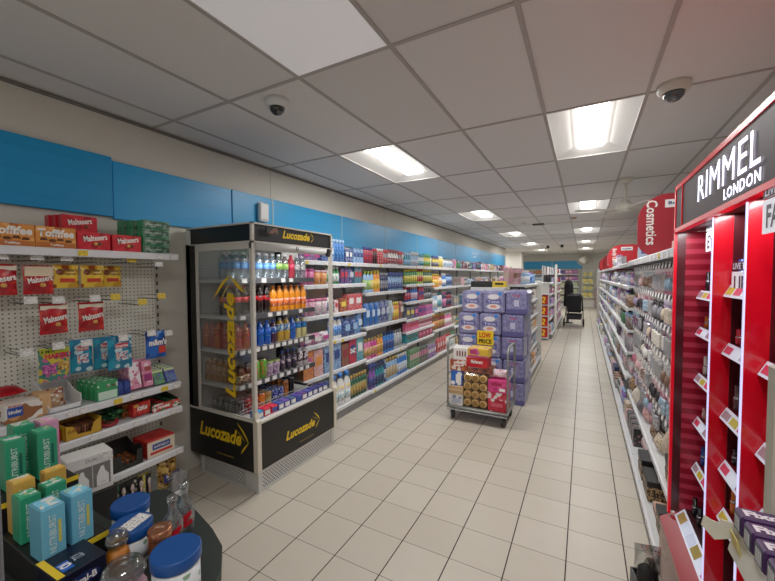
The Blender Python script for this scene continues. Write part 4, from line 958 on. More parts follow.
    if not parts: n = N(n.name, n.mesh, n.m)
    _SP[k] = (n, w, word, h)
    return _SP[k]
SHELF = ['top', 'second', 'third', 'fourth', 'fifth', 'bottom']
def runs(items, x0, x1, z, at, where, cat='household goods', grp=None, gap=.004, fill=False):
    """items: [(kind, colour, accent, count, height)]; at(x) -> (location, rz); where: ending of the label"""
    x = x0; i = 0
    for it in (list(items) + list(items)[::-1] if fill else items):
        kind, c, c2, cnt = it[:4]; h = it[4] if len(it) > 4 else None
        n, w, word, hh = spec(kind, c, c2, h)
        if len(it) > 5: word = it[5]
        for _ in range(cnt):
            if x + w > x1 + .01: return
            i += 1
            loc, rz = at(x + w / 2, z)
            thing(n, '%s%s %s, %s on %s' % (c, '' if not c2 or c2 == c else ' and ' + c2, word, ORD[i - 1], where), cat, loc, rz + rnd.uniform(-.08, .08), grp)
            x += w + gap
    return
BX0 = WX + .04
BAYS = [(2.86, 4.1), (4.1, 5.35), (5.35, 6.6), (6.6, 7.85), (7.85, 9.1), (9.1, 10.35), (10.35, 11.6), (11.6, 12.85), (12.85, 14.1), (14.1, 15.35)]
LV = [[1.81, 1.55, 1.215, .90, .545, .13], [1.81, 1.42, .96, .505, .12], [1.81, 1.505, 1.215, .925, .72, .53, .12], [1.81, 1.42, .965, .575, .13]]
T_ = lambda W, n, s: [(W * (i + .5) / n, 'y' if rnd.random() < .12 else 'w') for i in range(n)]
ITEMS = {}
ITEMS[0] = [
    [('pack', 'lilac', 'magenta', 2), ('carton', 'dark blue', 'pale blue', 1, .19), ('tallbox', 'bright blue', 'white', 1, .2), ('aerosol', 'bright blue', 'pale blue', 4, .24), ('smallbox', 'dark blue', 'white', 2, .15), ('tallbox', 'pale blue', 'dark blue', 2, .17)],
    [('tub', 'pink', 'magenta', 2, .14), ('tub', 'orange', 'pale pink', 2, .13), ('slim', 'white', 'green', 1, .2), ('slim', 'red', 'white', 1, .2), ('slim', 'green', 'white', 2, .19), ('smallbox', 'dark blue', 'red', 2, .17), ('pouch', 'dark blue', 'pale pink', 1, .18), ('tallbox', 'teal', 'red', 1, .2)],
    [('tub', 'pale pink', 'pink', 2, .15), ('tub', 'white', 'pink', 2, .15), ('slim', 'white', 'dark blue', 2, .2), ('smallbox', 'white', 'red', 1, .13), ('carton', 'dark red', 'yellow', 1, .14), ('carton', 'red', 'white', 2, .18)],
    [('pack', 'pink', 'white', 2), ('pack', 'white', 'magenta', 1), ('bottle', 'white', 'bright blue', 3, .24), ('pack', 'dark blue', 'pale blue', 2, .2), ('pouch', 'bright blue', 'white', 2, .23)],
    [('carton', 'orange', 'magenta', 1, .27), ('carton', 'pale pink', 'orange', 1, .26), ('carton', 'pale blue', 'dark blue', 2, .27), ('carton', 'brown', 'dark red', 1, .24), ('carton', 'red', 'dark blue', 1, .27, 'washing powder box'), ('carton', 'teal', 'white', 1, .28, 'tablet carton')],
    [('bleach', 'lilac', 'dark blue', 2, .27), ('bleach', 'pale blue', 'dark blue', 1, .3), ('bleach', 'white', 'bright blue', 3, .33), ('slim', 'dark green', 'gold', 5, .25)]]
ITEMS[1] = [
    [('aerosol', 'red', 'dark blue', 4, .2), ('aerosol', 'black', 'red', 2, .19), ('aerosol', 'red', 'white', 3, .2), ('spray', 'grey', 'red', 2, .2), ('spray', 'white', 'dark red', 2, .21)],
    [('bottle', 'pale blue', 'lime', 2, .26), ('bottle', 'pale blue', 'yellow', 1, .26), ('bottle', 'orange', 'yellow', 2, .27), ('slim', 'navy', 'grey', 4, .24), ('spray', 'pale blue', 'dark blue', 3, .25)],
    [('pouch', 'bright blue', 'navy', 3, .28), ('pouch', 'dark blue', 'white', 2, .29), ('pouch', 'pale blue', 'yellow', 1, .28), ('slim', 'orange', 'yellow', 3, .25), ('pouch', 'brown', 'pink', 1, .25)],
    [('bottle', 'pink', 'gold', 2, .25), ('bottle', 'magenta', 'gold', 2, .25), ('bottle', 'orange', 'gold', 2, .26), ('bottle', 'bright blue', 'dark blue', 4, .27), ('bottle', 'silver', 'grey', 2, .26)],
    [('spray', 'purple', 'dark blue', 2, .3), ('spray', 'teal', 'navy', 3, .29), ('slim', 'dark blue', 'silver', 1, .28), ('bottle', 'pale blue', 'gold', 4, .28), ('bottle', 'bright blue', 'white', 4, .27)]]
ITEMS[2] = [
    [('spray', 'teal', 'pale blue', 3, .2), ('spray', 'pale blue', 'silver', 4, .22), ('spray', 'white', 'teal', 3, .2), ('spray', 'yellow', 'green', 4, .21)],
    [('slim', 'green', 'yellow', 4, .22), ('bottle', 'green', 'yellow', 3, .23), ('bottle', 'lime', 'red', 3, .23), ('bottle', 'dark green', 'yellow', 4, .22)],
    [('bottle', 'dark blue', 'red', 3, .23), ('bottle', 'bright blue', 'pale pink', 3, .23), ('tallbox', 'red', 'dark blue', 3, .2), ('spray', 'black', 'grey', 3, .22)],
    [('carton', 'dark blue', 'yellow', 2, .17), ('carton', 'navy', 'pink', 1, .17), ('carton', 'magenta', 'dark blue', 2, .17), ('carton', 'pink', 'purple', 2, .16)],
    [('smallbox', 'pink', 'red', 7, .13), ('smallbox', 'pale pink', 'dark red', 8, .13)],
    [('carton', 'teal', 'dark green', 3, .12), ('carton', 'dark red', 'pink', 4, .14)],
    [('smallbox', 'green', 'pale pink', 5, .26), ('smallbox', 'dark green', 'pink', 5, .25), ('smallbox', 'purple', 'white', 5, .2)]]
ITEMS[3] = [
    [('spray', 'yellow', 'dark blue', 4, .2), ('aerosol', 'yellow', 'white', 4, .2), ('pack', 'white', 'pale blue', 3, .14)],
    [('bottle', 'orange', 'yellow', 4, .23), ('bottle', 'cream', 'orange', 2, .2), ('slim', 'bright blue', 'white', 4, .24), ('slim', 'pale blue', 'dark blue', 3, .22)],
    [('bottle', 'pale blue', 'white', 3, .3), ('bottle', 'white', 'teal', 3, .3), ('bottle', 'navy', 'pink', 3, .3), ('bottle', 'dark red', 'navy', 4, .29)],
    [('bottle', 'brown', 'orange', 4, .26), ('bottle', 'dark red', 'gold', 4, .26), ('bottle', 'pink', 'white', 5, .24)],
    [('pouch', 'red', 'white', 4, .26), ('bleach', 'white', 'red', 2, .26), ('bleach', 'white', 'green', 3, .26)]]
pal = ['pale pink', 'white', 'beige', 'dark red', 'pink', 'lilac', 'brown', 'silver', 'dark blue', 'teal', 'cream', 'black', 'gold', 'purple', 'pale blue', 'green', 'grey']
for bi, (y0, y1) in enumerate(BAYS):
    W = y1 - y0
    lv = LV[bi] if bi < 4 else LV[3] if bi % 2 else LV[1]
    levels = [(z, .44 if j == len(lv) - 1 else .36, T_(W, 8 if bi < 4 else 4, bi)) for j, z in enumerate(lv)]
    where = '%s bay after fridge' % ORD[bi]
    bay(y0, y1, levels, mat((228, 226, 218), .6), 'white wall shelving bay of household goods, ' + where, 'wall shelving bays of household goods', height=2.04, plinth=(.44, .125), first=bi == 0)
    its = ITEMS.get(bi)
    for j, z in enumerate(lv):
        sname = 'bottom' if j == len(lv) - 1 else SHELF[j] if j < 5 else 'sixth'
        if its: rr = [it if len(it) < 5 else it[:4] + (round(min(it[4] * 1.13, (lv[j - 1] - z - .045) if j else .3), 3),) + it[5:] for it in its[j]]
        else:
            rr = []; kinds = ['bottle', 'smallbox', 'carton', 'slim', 'tub', 'pack', 'tallbox'] if bi < 7 else ['carton', 'pack', 'bottle']
            hmax = (lv[j - 1] - z - .07) if j else .2
            for q in range(5 if bi < 7 else 4): rr.append((rnd.choice(kinds), rnd.choice(pal), rnd.choice(pal), rnd.choice((2, 3, 4)) if bi < 7 else 2, round(min(hmax, rnd.choice((.14, .18, .2, .22))), 3)))
        front = BX0 + (.44 if j == len(lv) - 1 else .36) - .05
        def at(x, zz, f=front, yy=y0): return (f, yy + x, zz + .0015), FACE_L
        runs(rr, .02, W - .02, z, at, '%s shelf, %s' % (sname, where), fill=bi < 4)
# named fronts the photo shows clearly: DAZ and heart boxes get lettering
for o in list(COL.objects):
    lb = o.get('label', '')
    if lb.startswith('red and dark blue washing powder box'):
        make(text('DAZ', .12, .06, (0, -.0475, .16), white_ink, bold=.05, shear=.1), o)
    elif lb.startswith('teal and white tablet carton'):
        hp = [(.05 * math.sin(t) ** 3 * 1.0, .008 + .045 * (13 * math.cos(t) - 5 * math.cos(2 * t) - 2 * math.cos(3 * t) - math.cos(4 * t)) / 16) for t in [2 * PI * i_ / 28 for i_ in range(28)]]
        make(N('heart_emblem', MB().prism(hp, 'y', -.0475, -.0462).mesh('heart'), mat((236, 240, 240), .4), (0, 0, .16)), o)
# ------------------------------------------------------------------ stack of lilac packs in mid aisle
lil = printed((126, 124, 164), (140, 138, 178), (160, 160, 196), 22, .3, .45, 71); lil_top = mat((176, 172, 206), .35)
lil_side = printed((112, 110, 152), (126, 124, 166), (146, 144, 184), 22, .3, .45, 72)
LPK = (.274, .36, .287)
def lilac(front=True):
    w, d, h = LPK
    k = []
    if front:
        el = m_lathe(((.003, 0), (.078, .0)), 24)
        def disc(rx, rz, z, c, nm, yy=-.0008, x=0): return N(nm, cached((nm, rx, rz), lambda: MB().prism([(rx * math.cos(2 * PI * i / 24), rz * math.sin(2 * PI * i / 24)) for i in range(24)], 'y', -.0012, 0)), mat(c, .4), (x, -d / 2 + yy, z))
        k = [disc(.07, .034, .215, (226, 222, 226), 'cup_picture'), N('logo_panel', m_slab(-.1, -.0012, -.028, .1, 0, .028), mat((96, 94, 146), .4), (0, -d / 2 - .0002, .155)), text('Tena', .15, .04, (0, -d / 2 - .0018, .155), mat((170, 170, 212), .4), bold=.04),
             disc(.085, .035, .088, (230, 222, 222), 'pad_picture'), disc(.042, .018, .092, (226, 150, 130), 'pad_centre', -.0022), N('blue_flash', m_slab(-.02, -.0012, -.02, .02, 0, .02), mat((40, 130, 214), .4), (.08, -d / 2 - .0004, .255))]
    else:
        k = [text('Tena', .09, .03, (0, -d / 2 - .001, .235), mat((190, 70, 110), .4), bold=.03), N('logo_panel', m_slab(-.03, -.0012, -.04, .03, 0, .04), mat((190, 190, 216), .4), (0, -d / 2 - .0004, .14)), N('base_band', m_slab(-.13, -.0012, -.03, .13, 0, .03), mat((84, 82, 134), .4), (0, -d / 2 - .0004, .035))]
    body = cached(('lilac',), lambda: MB().cbox(-w / 2, -d / 2, 0, w / 2, d / 2, h, .022))
    k.append(N('film_seam', m_slab(-w / 2 + .02, -.002, 0, w / 2 - .02, .002, .004), lil_top, (0, 0, h)))
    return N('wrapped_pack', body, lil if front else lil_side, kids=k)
LA, LB = lilac(True), lilac(False)
PY = 4.93
for r in range(5):
    ox = {4: .03, 3: -.015, 2: -.02, 1: .0, 0: .0}[r]
    for cidx, x in enumerate((-1.335, -1.052, -.772)):
        sp = LB if cidx == 2 else LA
        col = ('nearest the wall shelves', 'in the middle column', 'column by the cosmetics aisle')[cidx]
        lay = ('bottom', 'second', 'third', 'fourth', 'top')[r]
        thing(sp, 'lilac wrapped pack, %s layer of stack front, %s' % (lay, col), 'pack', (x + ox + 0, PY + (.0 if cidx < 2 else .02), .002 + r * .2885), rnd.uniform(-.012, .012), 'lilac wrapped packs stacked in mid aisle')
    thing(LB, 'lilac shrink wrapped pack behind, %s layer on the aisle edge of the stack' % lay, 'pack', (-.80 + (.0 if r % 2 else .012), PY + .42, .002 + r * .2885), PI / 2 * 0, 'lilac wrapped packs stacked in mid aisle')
# LOW PRICE card
thing(N('price_sign', MB().cbox(-.105, -.002, 0, .105, .002, .185, .01).mesh('card'), mat((246, 206, 34), .45), kids=[text('LOW', .15, .07, (0, -.0035, .128), mat((196, 26, 36), .4), bold=.04), text('PRICE', .165, .058, (0, -.0035, .048), mat((30, 30, 30), .4), bold=.04)]),
      'yellow price card with red and black words, fixed on the lilac pack stack', 'price sign', (-1.12, PY - .2, .745), .02)
# ------------------------------------------------------------------ flat trolley
met = mat((150, 152, 150), .4, .55); dkm = mat((52, 54, 56), .5, .2)
TX0, TX1, TY0, TY1 = -1.365, -.70, 3.95, 4.42
tw, td = TX1 - TX0, TY1 - TY0
k = [N('platform', MB().cbox(0, 0, .145, tw, td, .165, .006).mesh('platform'), mat((120, 118, 112), .55), kids=[N('rim', MB().tube([(0, 0, .155), (tw, 0, .155), (tw, td, .155), (0, td, .155)], .014, 8, True).mesh('rim'), met), N('deck_rods', MB().tube([(0, -.012, .13), (tw, -.012, .13)], .007, 6).mesh('rod'), met)])]
def hoop(x, h, lean=0):
    r = .07
    pts = [(x, .03, .16), (x, .03, h - r), (x + lean, .03 + r * .3, h - r * .3), (x + lean, .03 + r, h), (x + lean, td - .03 - r, h), (x + lean, td - .03 - r * .3, h - r * .3), (x, td - .03, h - r), (x, td - .03, .16)]
    return N('push_handle', MB().tube(pts, .014, 10).mesh('handle'), met, kids=[N('handle_rail', MB().tube([(x, .03, .52), (x, td - .03, .52)], .009, 8).mesh('rail'), met)])
k += [hoop(.0, .92), hoop(tw, .87)]
for x, y in ((.05, .06), (tw - .05, .06), (.05, td - .06), (tw - .05, td - .06)):
    k.append(N('caster', cached(('casterfork',), lambda: MB().box(-.028, -.025, .125, .028, .025, .145).box(-.03, -.015, .05, -.026, .015, .13).box(.026, -.015, .05, .03, .015, .13)), met, (x, y, 0), (0, 0, .4), kids=[
        N('wheel', cached(('wheel',), lambda: MB().lathe([(.02, -.02), (.055, -.02), (.06, -.012), (.06, .012), (.055, .02), (.02, .02)], 20)), mat((44, 44, 46), .6), (0, .01, .0605), (0, PI / 2, 0), kids=[N('hub', cached(('hub',), lambda: MB().lathe([(.004, -.022), (.03, -.022), (.03, .022), (.004, .022)], 14)), met)])]))
thing(N('stock_trolley', None, kids=k), 'grey metal flat stock trolley with two hoop handles and four casters', 'trolley', (TX0, TY0, 0))
tz = .1665
def tb(n, label, x, y, z, rz=0.0, cat='box', rot=None): return thing(n, label, cat, (TX0 + x, TY0 + y, z), rz, rot=rot)
def pr(c, c2, c3=None, s=12, sd=0): return printed(c, c2, c3, s, .4, .42, sd)
tb(carton(.15, .2, .13, pr((206, 204, 200), (226, 224, 222), (120, 130, 150), 12, 80), 'carton', [patch(.1, .05, (0, -.1006, .06), mat((170, 180, 200), .4), 'label')]), 'white printed carton at the bottom corner of the trolley load', .1, .12, tz)
tb(carton(.165, .2, .09, pr((190, 156, 112), (180, 146, 104), None, 6, 81), 'carton', [patch(.16, .02, (0, -.1006, .05), mat((206, 180, 140), .4), 'tape')]), 'plain brown carton on the white carton of the trolley load', .095, .12, tz + .131)
tb(carton(.13, .16, .17, pr((30, 84, 176), (40, 100, 200), (236, 236, 240), 9, 82), 'carton', [patch(.06, .1, (.02, -.0806, .08), white_ink)]), 'blue and white carton tilted on the brown carton', .085, .13, tz + .222, .15)
# shrink-wrapped tray of tan tins
kids = []
tin = cached(('tin',), lambda: MB().lathe([(.012, 0), (.024, .0), (.03, -.004), (.041, -.0), (.043, .01), (.043, .2), (.038, .205)], 18))
for j in range(4):
    for i in range(3):
        kids.append(N('jar', tin, mat((228, 196, 138), .35), (-.088 + .088 * i, -.1, .05 + .094 * j), (-PI / 2, 0, 0), kids=[N('jar_mouth', cached(('mouth',), lambda: MB().lathe([(.004, .003), (.026, .003), (.03, -.006)], 14)), mat((176, 138, 84), .5))]))
kids.append(N('clear_wrap', MB().cbox(-.134, -.112, 0, .134, .11, .392, .03).mesh('wrap'), glassy((246, 240, 228), .015)))
tb(N('jar_pack', None, kids=kids), 'clear wrapped pack of twelve tan jars lying on their sides', .312, .14, tz + .002, .0, 'jar pack')
rdb = pr((176, 24, 48), (196, 40, 62), (226, 214, 214), 11, 83)
tb(carton(.195, .22, .135, rdb, 'carton', [patch(.12, .04, (0, -.1106, .075), mat((214, 90, 110), .4), 'label')]), 'dark red carton lowest at the trolley end near the cosmetics aisle', .552, .14, tz)
tb(carton(.2, .2, .07, pr((206, 60, 84), (226, 224, 220), (190, 30, 60), 14, 84), 'carton'), 'red and white striped flat carton on the dark red carton', .545, .14, tz + .137)
tb(carton(.2, .2, .135, pr((216, 60, 130), (226, 80, 146), (200, 40, 110), 9, 85), 'carton', [patch(.11, .03, (-.01, -.1006, .09), mat((170, 30, 80), .4), 'label'), patch(.06, .03, (.05, -.1006, .035), white_ink)]), 'bright pink carton near the top of the trolley load', .555, .135, tz + .209)
tb(bag(.21, .12, .1, printed((226, 196, 204), (238, 226, 228), (206, 120, 150), 18, .25), 'wrapped_bundle'), 'pale pink film wrapped bundle on the bright pink carton', .55, .13, tz + .346, .1, 'bundle')
tb(carton(.27, .2, .06, pr((120, 60, 50), (150, 90, 70), (60, 40, 36), 14, 86), 'carton'), 'brown printed flat carton lying on the wrapped jars', .36, .15, tz + .394, .05)
tb(carton(.235, .2, .11, pr((196, 26, 38), (206, 44, 50), None, 8, 87), 'carton', [text('Maltesers', .13, .04, (0, -.1012, .065), white_ink, bold=.03, shear=.15)]), 'red carton with white wording in the middle of the trolley load', .325, .15, tz + .455)
tb(carton(.225, .2, .1, pr((228, 188, 60), (236, 206, 80), (206, 110, 150), 9, 88), 'carton', [patch(.08, .05, (-.05, -.1006, .06), mat((190, 60, 120), .4), 'label'), patch(.225, .02, (0, -.1006, .012), mat((196, 80, 130), .4), 'band')]), 'yellow and pink carton on the very top of the trolley load', .34, .15, tz + .567, -.05)
tb(carton(.2, .2, .127, pr((170, 80, 50), (226, 220, 212), (206, 120, 70), 11, 89), 'carton', [patch(.11, .045, (0, -.1006, .08), white_ink), text('kinder', .09, .03, (0, -.1022, .08), mat((190, 40, 40), .4), bold=.03)]), 'brown and white biscuit carton above the blue carton', .115, .15, tz + .394, .05)
tb(carton(.175, .19, .135, mat((232, 230, 226), .45), 'carton', [N('bar_mark', cached(('bars',), lambda: [m_ := MB(), [m_.box(-.05 + .03 * i, -.0012, 0, -.035 + .03 * i, 0, .06) for i in range(4)], m_][2]), mat((120, 40, 40), .4), (.0, -.0952, .04))]), 'white carton with four dark marks on top of the trolley load', .135, .15, tz + .522, .1)
# ------------------------------------------------------------------ centre gondolas
cw = mat((222, 220, 212), .5)
def gond(y0, y1, xb, lv, label, h, dep=.36, n=6):
    levels = [(z, dep if j < len(lv) - 1 else dep + .06, T_(y1 - y0, n, 0)) for j, z in enumerate(lv)]
    return bay(y0, y1, levels, cw, label, 'centre gondola shelving', height=h, plinth=(dep + .06, .12), xback=xb)
GX = -1.14
for gi, (y0, y1) in enumerate(((5.75, 6.58), (6.58, 7.40))):
    lv = [1.5, 1.22, .95, .68, .40, .13]
    gond(y0, y1, GX, lv, 'white centre gondola shelving behind the lilac packs, ' + ('nearer' if gi == 0 else 'farther') + ' section', 1.54, n=5)
    for j, z in enumerate(lv[1:], 1):
        rr = [(rnd.choice(('slim', 'smallbox', 'bottle', 'tallbox')), rnd.choice(('beige', 'white', 'pale blue', 'brown', 'orange', 'grey', 'black', 'cream', 'gold')), rnd.choice(('orange', 'white', 'grey', 'brown')), 3, .17) for _ in range(5)]
        def at(x, zz, yy=y0, j=j): return (GX + .32 + (.05 if j == 5 else 0), yy + x, zz + .0015), FACE_L
        runs(rr, .02, y1 - y0 - .02, z, at, '%s shelf of centre gondola, %s part' % (ORD[j] if j < 5 else 'bottom', 'nearer' if gi == 0 else 'farther'), 'toiletries')
thing(N('end_panel', MB().cbox(-.21, -.02, 0, .23, .02, 1.53, .006).mesh('end'), cw), 'white end panel closing the centre gondola toward the pram', 'end panel', (GX + .21, 7.425, 0))
# goods standing on top of it
def top(kind, c, c2, n, h, x, y, dx, what, dy=0.0):
    for i in range(n):
        sp, w, word, hh = spec(kind, c, c2, h)
        thing(sp, '%s and %s %s atop centre gondola, %s in its group' % (c, c2, what, ORD[i]), 'toiletries', (x + dx * i, y + dy * i, 1.5015), .1)
top('tallbox', 'pale pink', 'beige', 6, .27, -1.11, 6.1, .0, 'tall hair dye carton', .13)
top('tallbox', 'pale pink', 'brown', 4, .26, -.98, 6.2, .0, 'tall hair dye carton', .2)
top('pack', 'purple', 'lilac', 3, .2, -1.0, 6.95, .03, 'plump pack', .17)
top('bottle', 'pale blue', 'white', 4, .22, -.87, 6.25, .0, 'bottle', .16)
top('pack', 'pale blue', 'bright blue', 2, .16, -.87, 6.95, .0, 'plump pack', .2)
thing(carton(.3, .2, .09, mat((34, 36, 36), .5), 'tray'), 'black tray standing on top of gondola behind lilac packs', 'tray', (-1.38, 5.6, 1.5015 - .03), .1)
thing(carton(.2, .12, .09, mat((236, 204, 60), .45), 'price_block', [patch(.12, .03, (0, -.0606, .05), dark_ink)]), 'yellow block beside the black tray on gondola', 'box', (-1.12, 5.62, 1.47), .1)
thing(N('gondola_plinth', m_box(.48, .45, 1.47), cw, kids=[N('top_trim', m_slab(-.24, -.235, 1.43, .24, -.225, 1.47), rail_white)]), 'white gondola end block hidden behind the lilac packs', 'shelving', (-1.23, 5.52, 0))
# end display with red offer boxes
E2 = 10.2
thing(N('end_panel', None, kids=[N('panel', MB().cbox(-.32, 0, 0, .2, .03, 1.46, .005).mesh('panel'), cw)] + [N('shelf', m_slab(-.31, -.2, -.02, .19, 0, 0), rail_white, (0, 0, z)) for z in (.06, .34, .62, .90, 1.18)] + [N('side_cheek', m_slab(.19, -.2, .04, .2, 0, 1.2), cw)]), 'white end display unit holding red offer boxes', 'shelving', (-.99, E2, 0))
ofr = pr((196, 34, 36), (232, 222, 206), (226, 170, 60), 12, 91)
for r, z in enumerate((.06, .34, .62, .90)):
    lay = ('bottom', 'second', 'third', 'top')[r]
    thing(carton(.2, .14, .19, ofr, 'offer_box', [patch(.12, .05, (0, -.0706, .1), white_ink)]), 'red and cream offer box on end display, %s shelf' % lay, 'box', (-1.12, E2 - .1, z + .001))
    thing(N('offer_card', MB().cbox(-.1, -.004, 0, .1, .004, .24, .004).mesh('card'), mat((206, 24, 30), .45), kids=[text('2', .09, .16, (0, -.0055, .12), mat((250, 214, 40), .4), rot=(0, .25, 0), bold=.05)]), 'red offer card with a yellow numeral on end display, %s shelf' % lay, 'offer sign', (-.905, E2 - .12, z + .001), -.05)
for gi, (y0, y1) in enumerate(((10.25, 11.35), (12.05, 13.2), (13.2, 14.4), (14.4, 15.6))):
    lv = [1.45, 1.15, .85, .5, .13] if gi == 0 else [1.7, 1.4, 1.1, .8, .45, .13]
    gond(y0, y1, -1.14, lv, 'white centre gondola shelving farther down the aisle, %s of four sections' % ORD[gi], 1.5 if gi == 0 else 1.95, .36, 4)
    for j, z in enumerate(lv):
        if gi == 0 and j == 0: continue
        rr = [(rnd.choice(('smallbox', 'bottle', 'carton')), rnd.choice(('pale pink', 'dark red', 'pink', 'white', 'pale blue', 'brown', 'lilac')), rnd.choice(('red', 'white', 'pink', 'dark blue')), 3, .18) for _ in range(4)]
        def at(x, zz, yy=y0, j=j, L=len(lv)): return (-.84 + (.05 if j == L - 1 else 0), yy + x, zz + .0015), FACE_L
        runs(rr, .02, y1 - y0 - .02, z, at, '%s level, far gondola %s part' % (ORD[j], ORD[gi]), 'toiletries')
thing(N('end_panel', MB().cbox(.17, -.02, 0, .235, .02, 1.97, .006).mesh('end'), cw), 'tall white end panel of far centre gondola beside the pram', 'end panel', (-.95, 12.02, 0))
# ------------------------------------------------------------------ pushchair
fab = mat((22, 23, 27), .75); frm = mat((30, 30, 32), .4, .4); tyre = mat((34, 34, 36), .7)
def wheel_(r): return cached(('pramwheel', r), lambda: MB().lathe([(r * .3, -.018), (r * .92, -.018), (r, -.01), (r, .01), (r * .92, .018), (r * .3, .018)], 20))
k = [N('seat_back', MB().prism([(-.20, .48), (-.22, .92), (-.17, 1.0), (.17, 1.0), (.22, .92), (.20, .48)], 'y', .0, .05).mesh('back'), fab, rot=(.12, 0, 0)),
     N('hood', MB().lathe([(.235, 0), (.23, .08), (.19, .15), (.1, .195), (.01, .205)], 18, 1, 1.15, 0, .22, .86).mesh('hood'), fab),
     N('seat', MB().cbox(-.2, .02, .44, .2, .5, .52, .02).mesh('seat'), fab), N('basket', MB().prism([(-.2, .22), (-.22, .38), (.22, .38), (.2, .22)], 'y', -.02, .5).mesh('basket'), fab),
     N('basket_flap', MB().cbox(-.2, -.045, .22, .2, -.025, .37, .01).mesh('flap'), mat((34, 35, 40), .6)),
     N('push_bar', MB().tube([(-.23, .03, .5), (-.235, -.1, .95), (-.2, -.13, 1.03), (.2, -.13, 1.03), (.235, -.1, .95), (.23, .03, .5)], .014, 8).mesh('bar'), frm)]
for s in (-1, 1):
    k.append(N('frame_leg', MB().tube([(s * .235, -.09, .92), (s * .25, .3, .45), (s * .24, .62, .12)], .013, 8).mesh('leg'), frm)); k.append(N('frame_leg', MB().tube([(s * .25, .3, .5), (s * .27, -.06, .14)], .013, 8).mesh('leg'), frm))
    k.append(N('rear_wheel', wheel_(.125), tyre, (s * .285, -.06, .126), (0, PI / 2, 0), kids=[N('wheel_hub', cached(('pramhub',), lambda: MB().lathe([(.004, -.02), (.06, -.02), (.06, .02), (.004, .02)], 14)), mat((96, 98, 100), .4, .5))]))
    k.append(N('front_wheel', wheel_(.09), tyre, (s * .24, .62, .091), (0, PI / 2, 0)))
thing(N('pushchair', None, kids=k), 'black pushchair seen from behind, parked at the far end of aisle', 'pushchair', (-.28, 13.2, 0), -.03)
k = [N('coat', MB().lathe([(.05, 1.5), (.10, 1.44), (.14, 1.3), (.15, .9), (.16, .6), (.15, .58)], 14, 1, .6).mesh('coat'), fab), N('hanger_rod', MB().tube([(0, 0, 1.5), (0, 0, 1.62), (0, .04, 1.66)], .01, 6).mesh('rod'), frm), N('stand', MB().lathe([(.16, 0), (.16, .015), (.02, .03), (.018, .6)], 14).mesh('stand'), frm)]
thing(N('coat_stand', None, kids=k), 'dark draped garment on a short stand just behind the pushchair', 'garment stand', (-.47, 14.05, 0))
# ------------------------------------------------------------------ cosmetics run opposite: hooks, then shelves
RX = .86                     # pegboard plane; fronts reach x = .42
RFRONT = .42
rpeg = peg_mat((206, 204, 196))
def rbay(y0, y1, levels, label, extra=(), **kw):
    return bay(y0, y1, levels, rpeg, label, 'cosmetics run shelving bays', height=1.80, plinth=(RX - .37, .12), side='R', xback=RX, extra=extra, **kw)
packc = [('pale pink', (222, 180, 184)), ('silver', (186, 188, 190)), ('beige', (206, 188, 166)), ('black', (40, 38, 42)), ('rose', (190, 110, 130)), ('white', (226, 224, 220)), ('grey', (134, 134, 140)), ('lilac', (170, 150, 186)), ('brown', (126, 96, 80)), ('cream', (220, 212, 196)), ('plum', (96, 56, 78)), ('soft blue', (140, 170, 190))]
def hpack(ci, shape):
    nm, c = packc[ci]
    acc = packc[(ci * 5 + 3) % len(packc)][1]
    k = [N('header_strip', m_slab(-.036, -.002, .135, .036, -.0012, .155), mat(mix(c, (255, 255, 255), .6), .4))]
    if shape == 0: k.append(N('blister', cached(('blis',), lambda: MB().cbox(-.028, -.022, .015, .028, 0, .12, .008)), glassy((230, 232, 234), .16, opac=.25), kids=[N('content', cached(('brushc',), lambda: MB().lathe([(.004, .02), (.006, .07), (.015, .08), (.017, .1), (.008, .115)], 8, 1, .6, 0, -.01)), mat(acc, .4))]))
    elif shape == 1: k.append(N('sponge', cached(('spg',), lambda: MB().lathe([(.004, .025), (.024, .035), (.03, .06), (.02, .09), (.004, .1)], 10, 1, .6, 0, -.014)), mat(acc, .6)))
    else: k.append(N('item', cached(('itm',), lambda: MB().cbox(-.026, -.02, .02, .026, -.001, .11, .006)), printed(acc, mix(acc, (255, 255, 255), .4), None, 60, .35, .4, ci)))
    return N('hanging_pack', m_slab(-.036, -.0012, 0, .036, 0, .16), printed(c, mix(c, (255, 255, 255), .45), mix(c, (20, 20, 30), .3), 50, .35, .42, ci), kids=k)
HP = {}
SHP = ('brush', 'sponge', 'accessory')
rowz = [1.69, 1.47, 1.26, 1.05, .84, .64]
RN = ('top', 'second', 'third', 'fourth', 'fifth', 'lowest')
def hook_bay(y0, y1, label, bname):
    W = y1 - y0; hk = []
    for ri, z in enumerate(rowz):
        for ci in range(10):
            x = .06 + (W - .12) / 9 * ci
            if (ri * 10 + ci) % 1 == 0: hk.append(hook_node(x, z, .36, 'w', mat((188, 190, 194), .3, .5)))
    lv = [(1.79, .42, T_(W, 8, 0)), (.35, .40, T_(W, 4, 0)), (.13, RX - .375, T_(W, 6, 0))]
    rbay(y0, y1, lv, label, extra=hk[:90], rail=.05)
    for ri, z in enumerate(rowz):
        for ci in range(10):
            x = .06 + (W - .12) / 9 * ci
            base = (ri * 3 + ci // 3 * 4 + (0 if y0 < 3 else 5)) % len(packc)
            sh = (ri + ci // 4) % 3
            key = (base, sh)
            if key not in HP: HP[key] = hpack(*key)
            for d in range(2):
                if rnd.random() < .1 or (ri == 5 and y0 < 3 and ci > 2 and ci < 9): continue
                lab = '%s %s pack, %s %s hook on the %s row, %s' % (packc[base][0], SHP[sh], 'front of' if d == 0 else 'behind on', ORD[ci], RN[ri], bname)
                thing(HP[key], lab, 'beauty accessory', (RX - .345 + d * .09 + rnd.uniform(-.01, .01), y1 - x, z - .185), FACE_R + .4 + rnd.uniform(-.3, .25), scale=(1.18, 1.18, 1.18))
hook_bay(2.40, 3.64, 'white hook bay of beauty accessories directly beyond the red stand', 'bay beyond red stand')
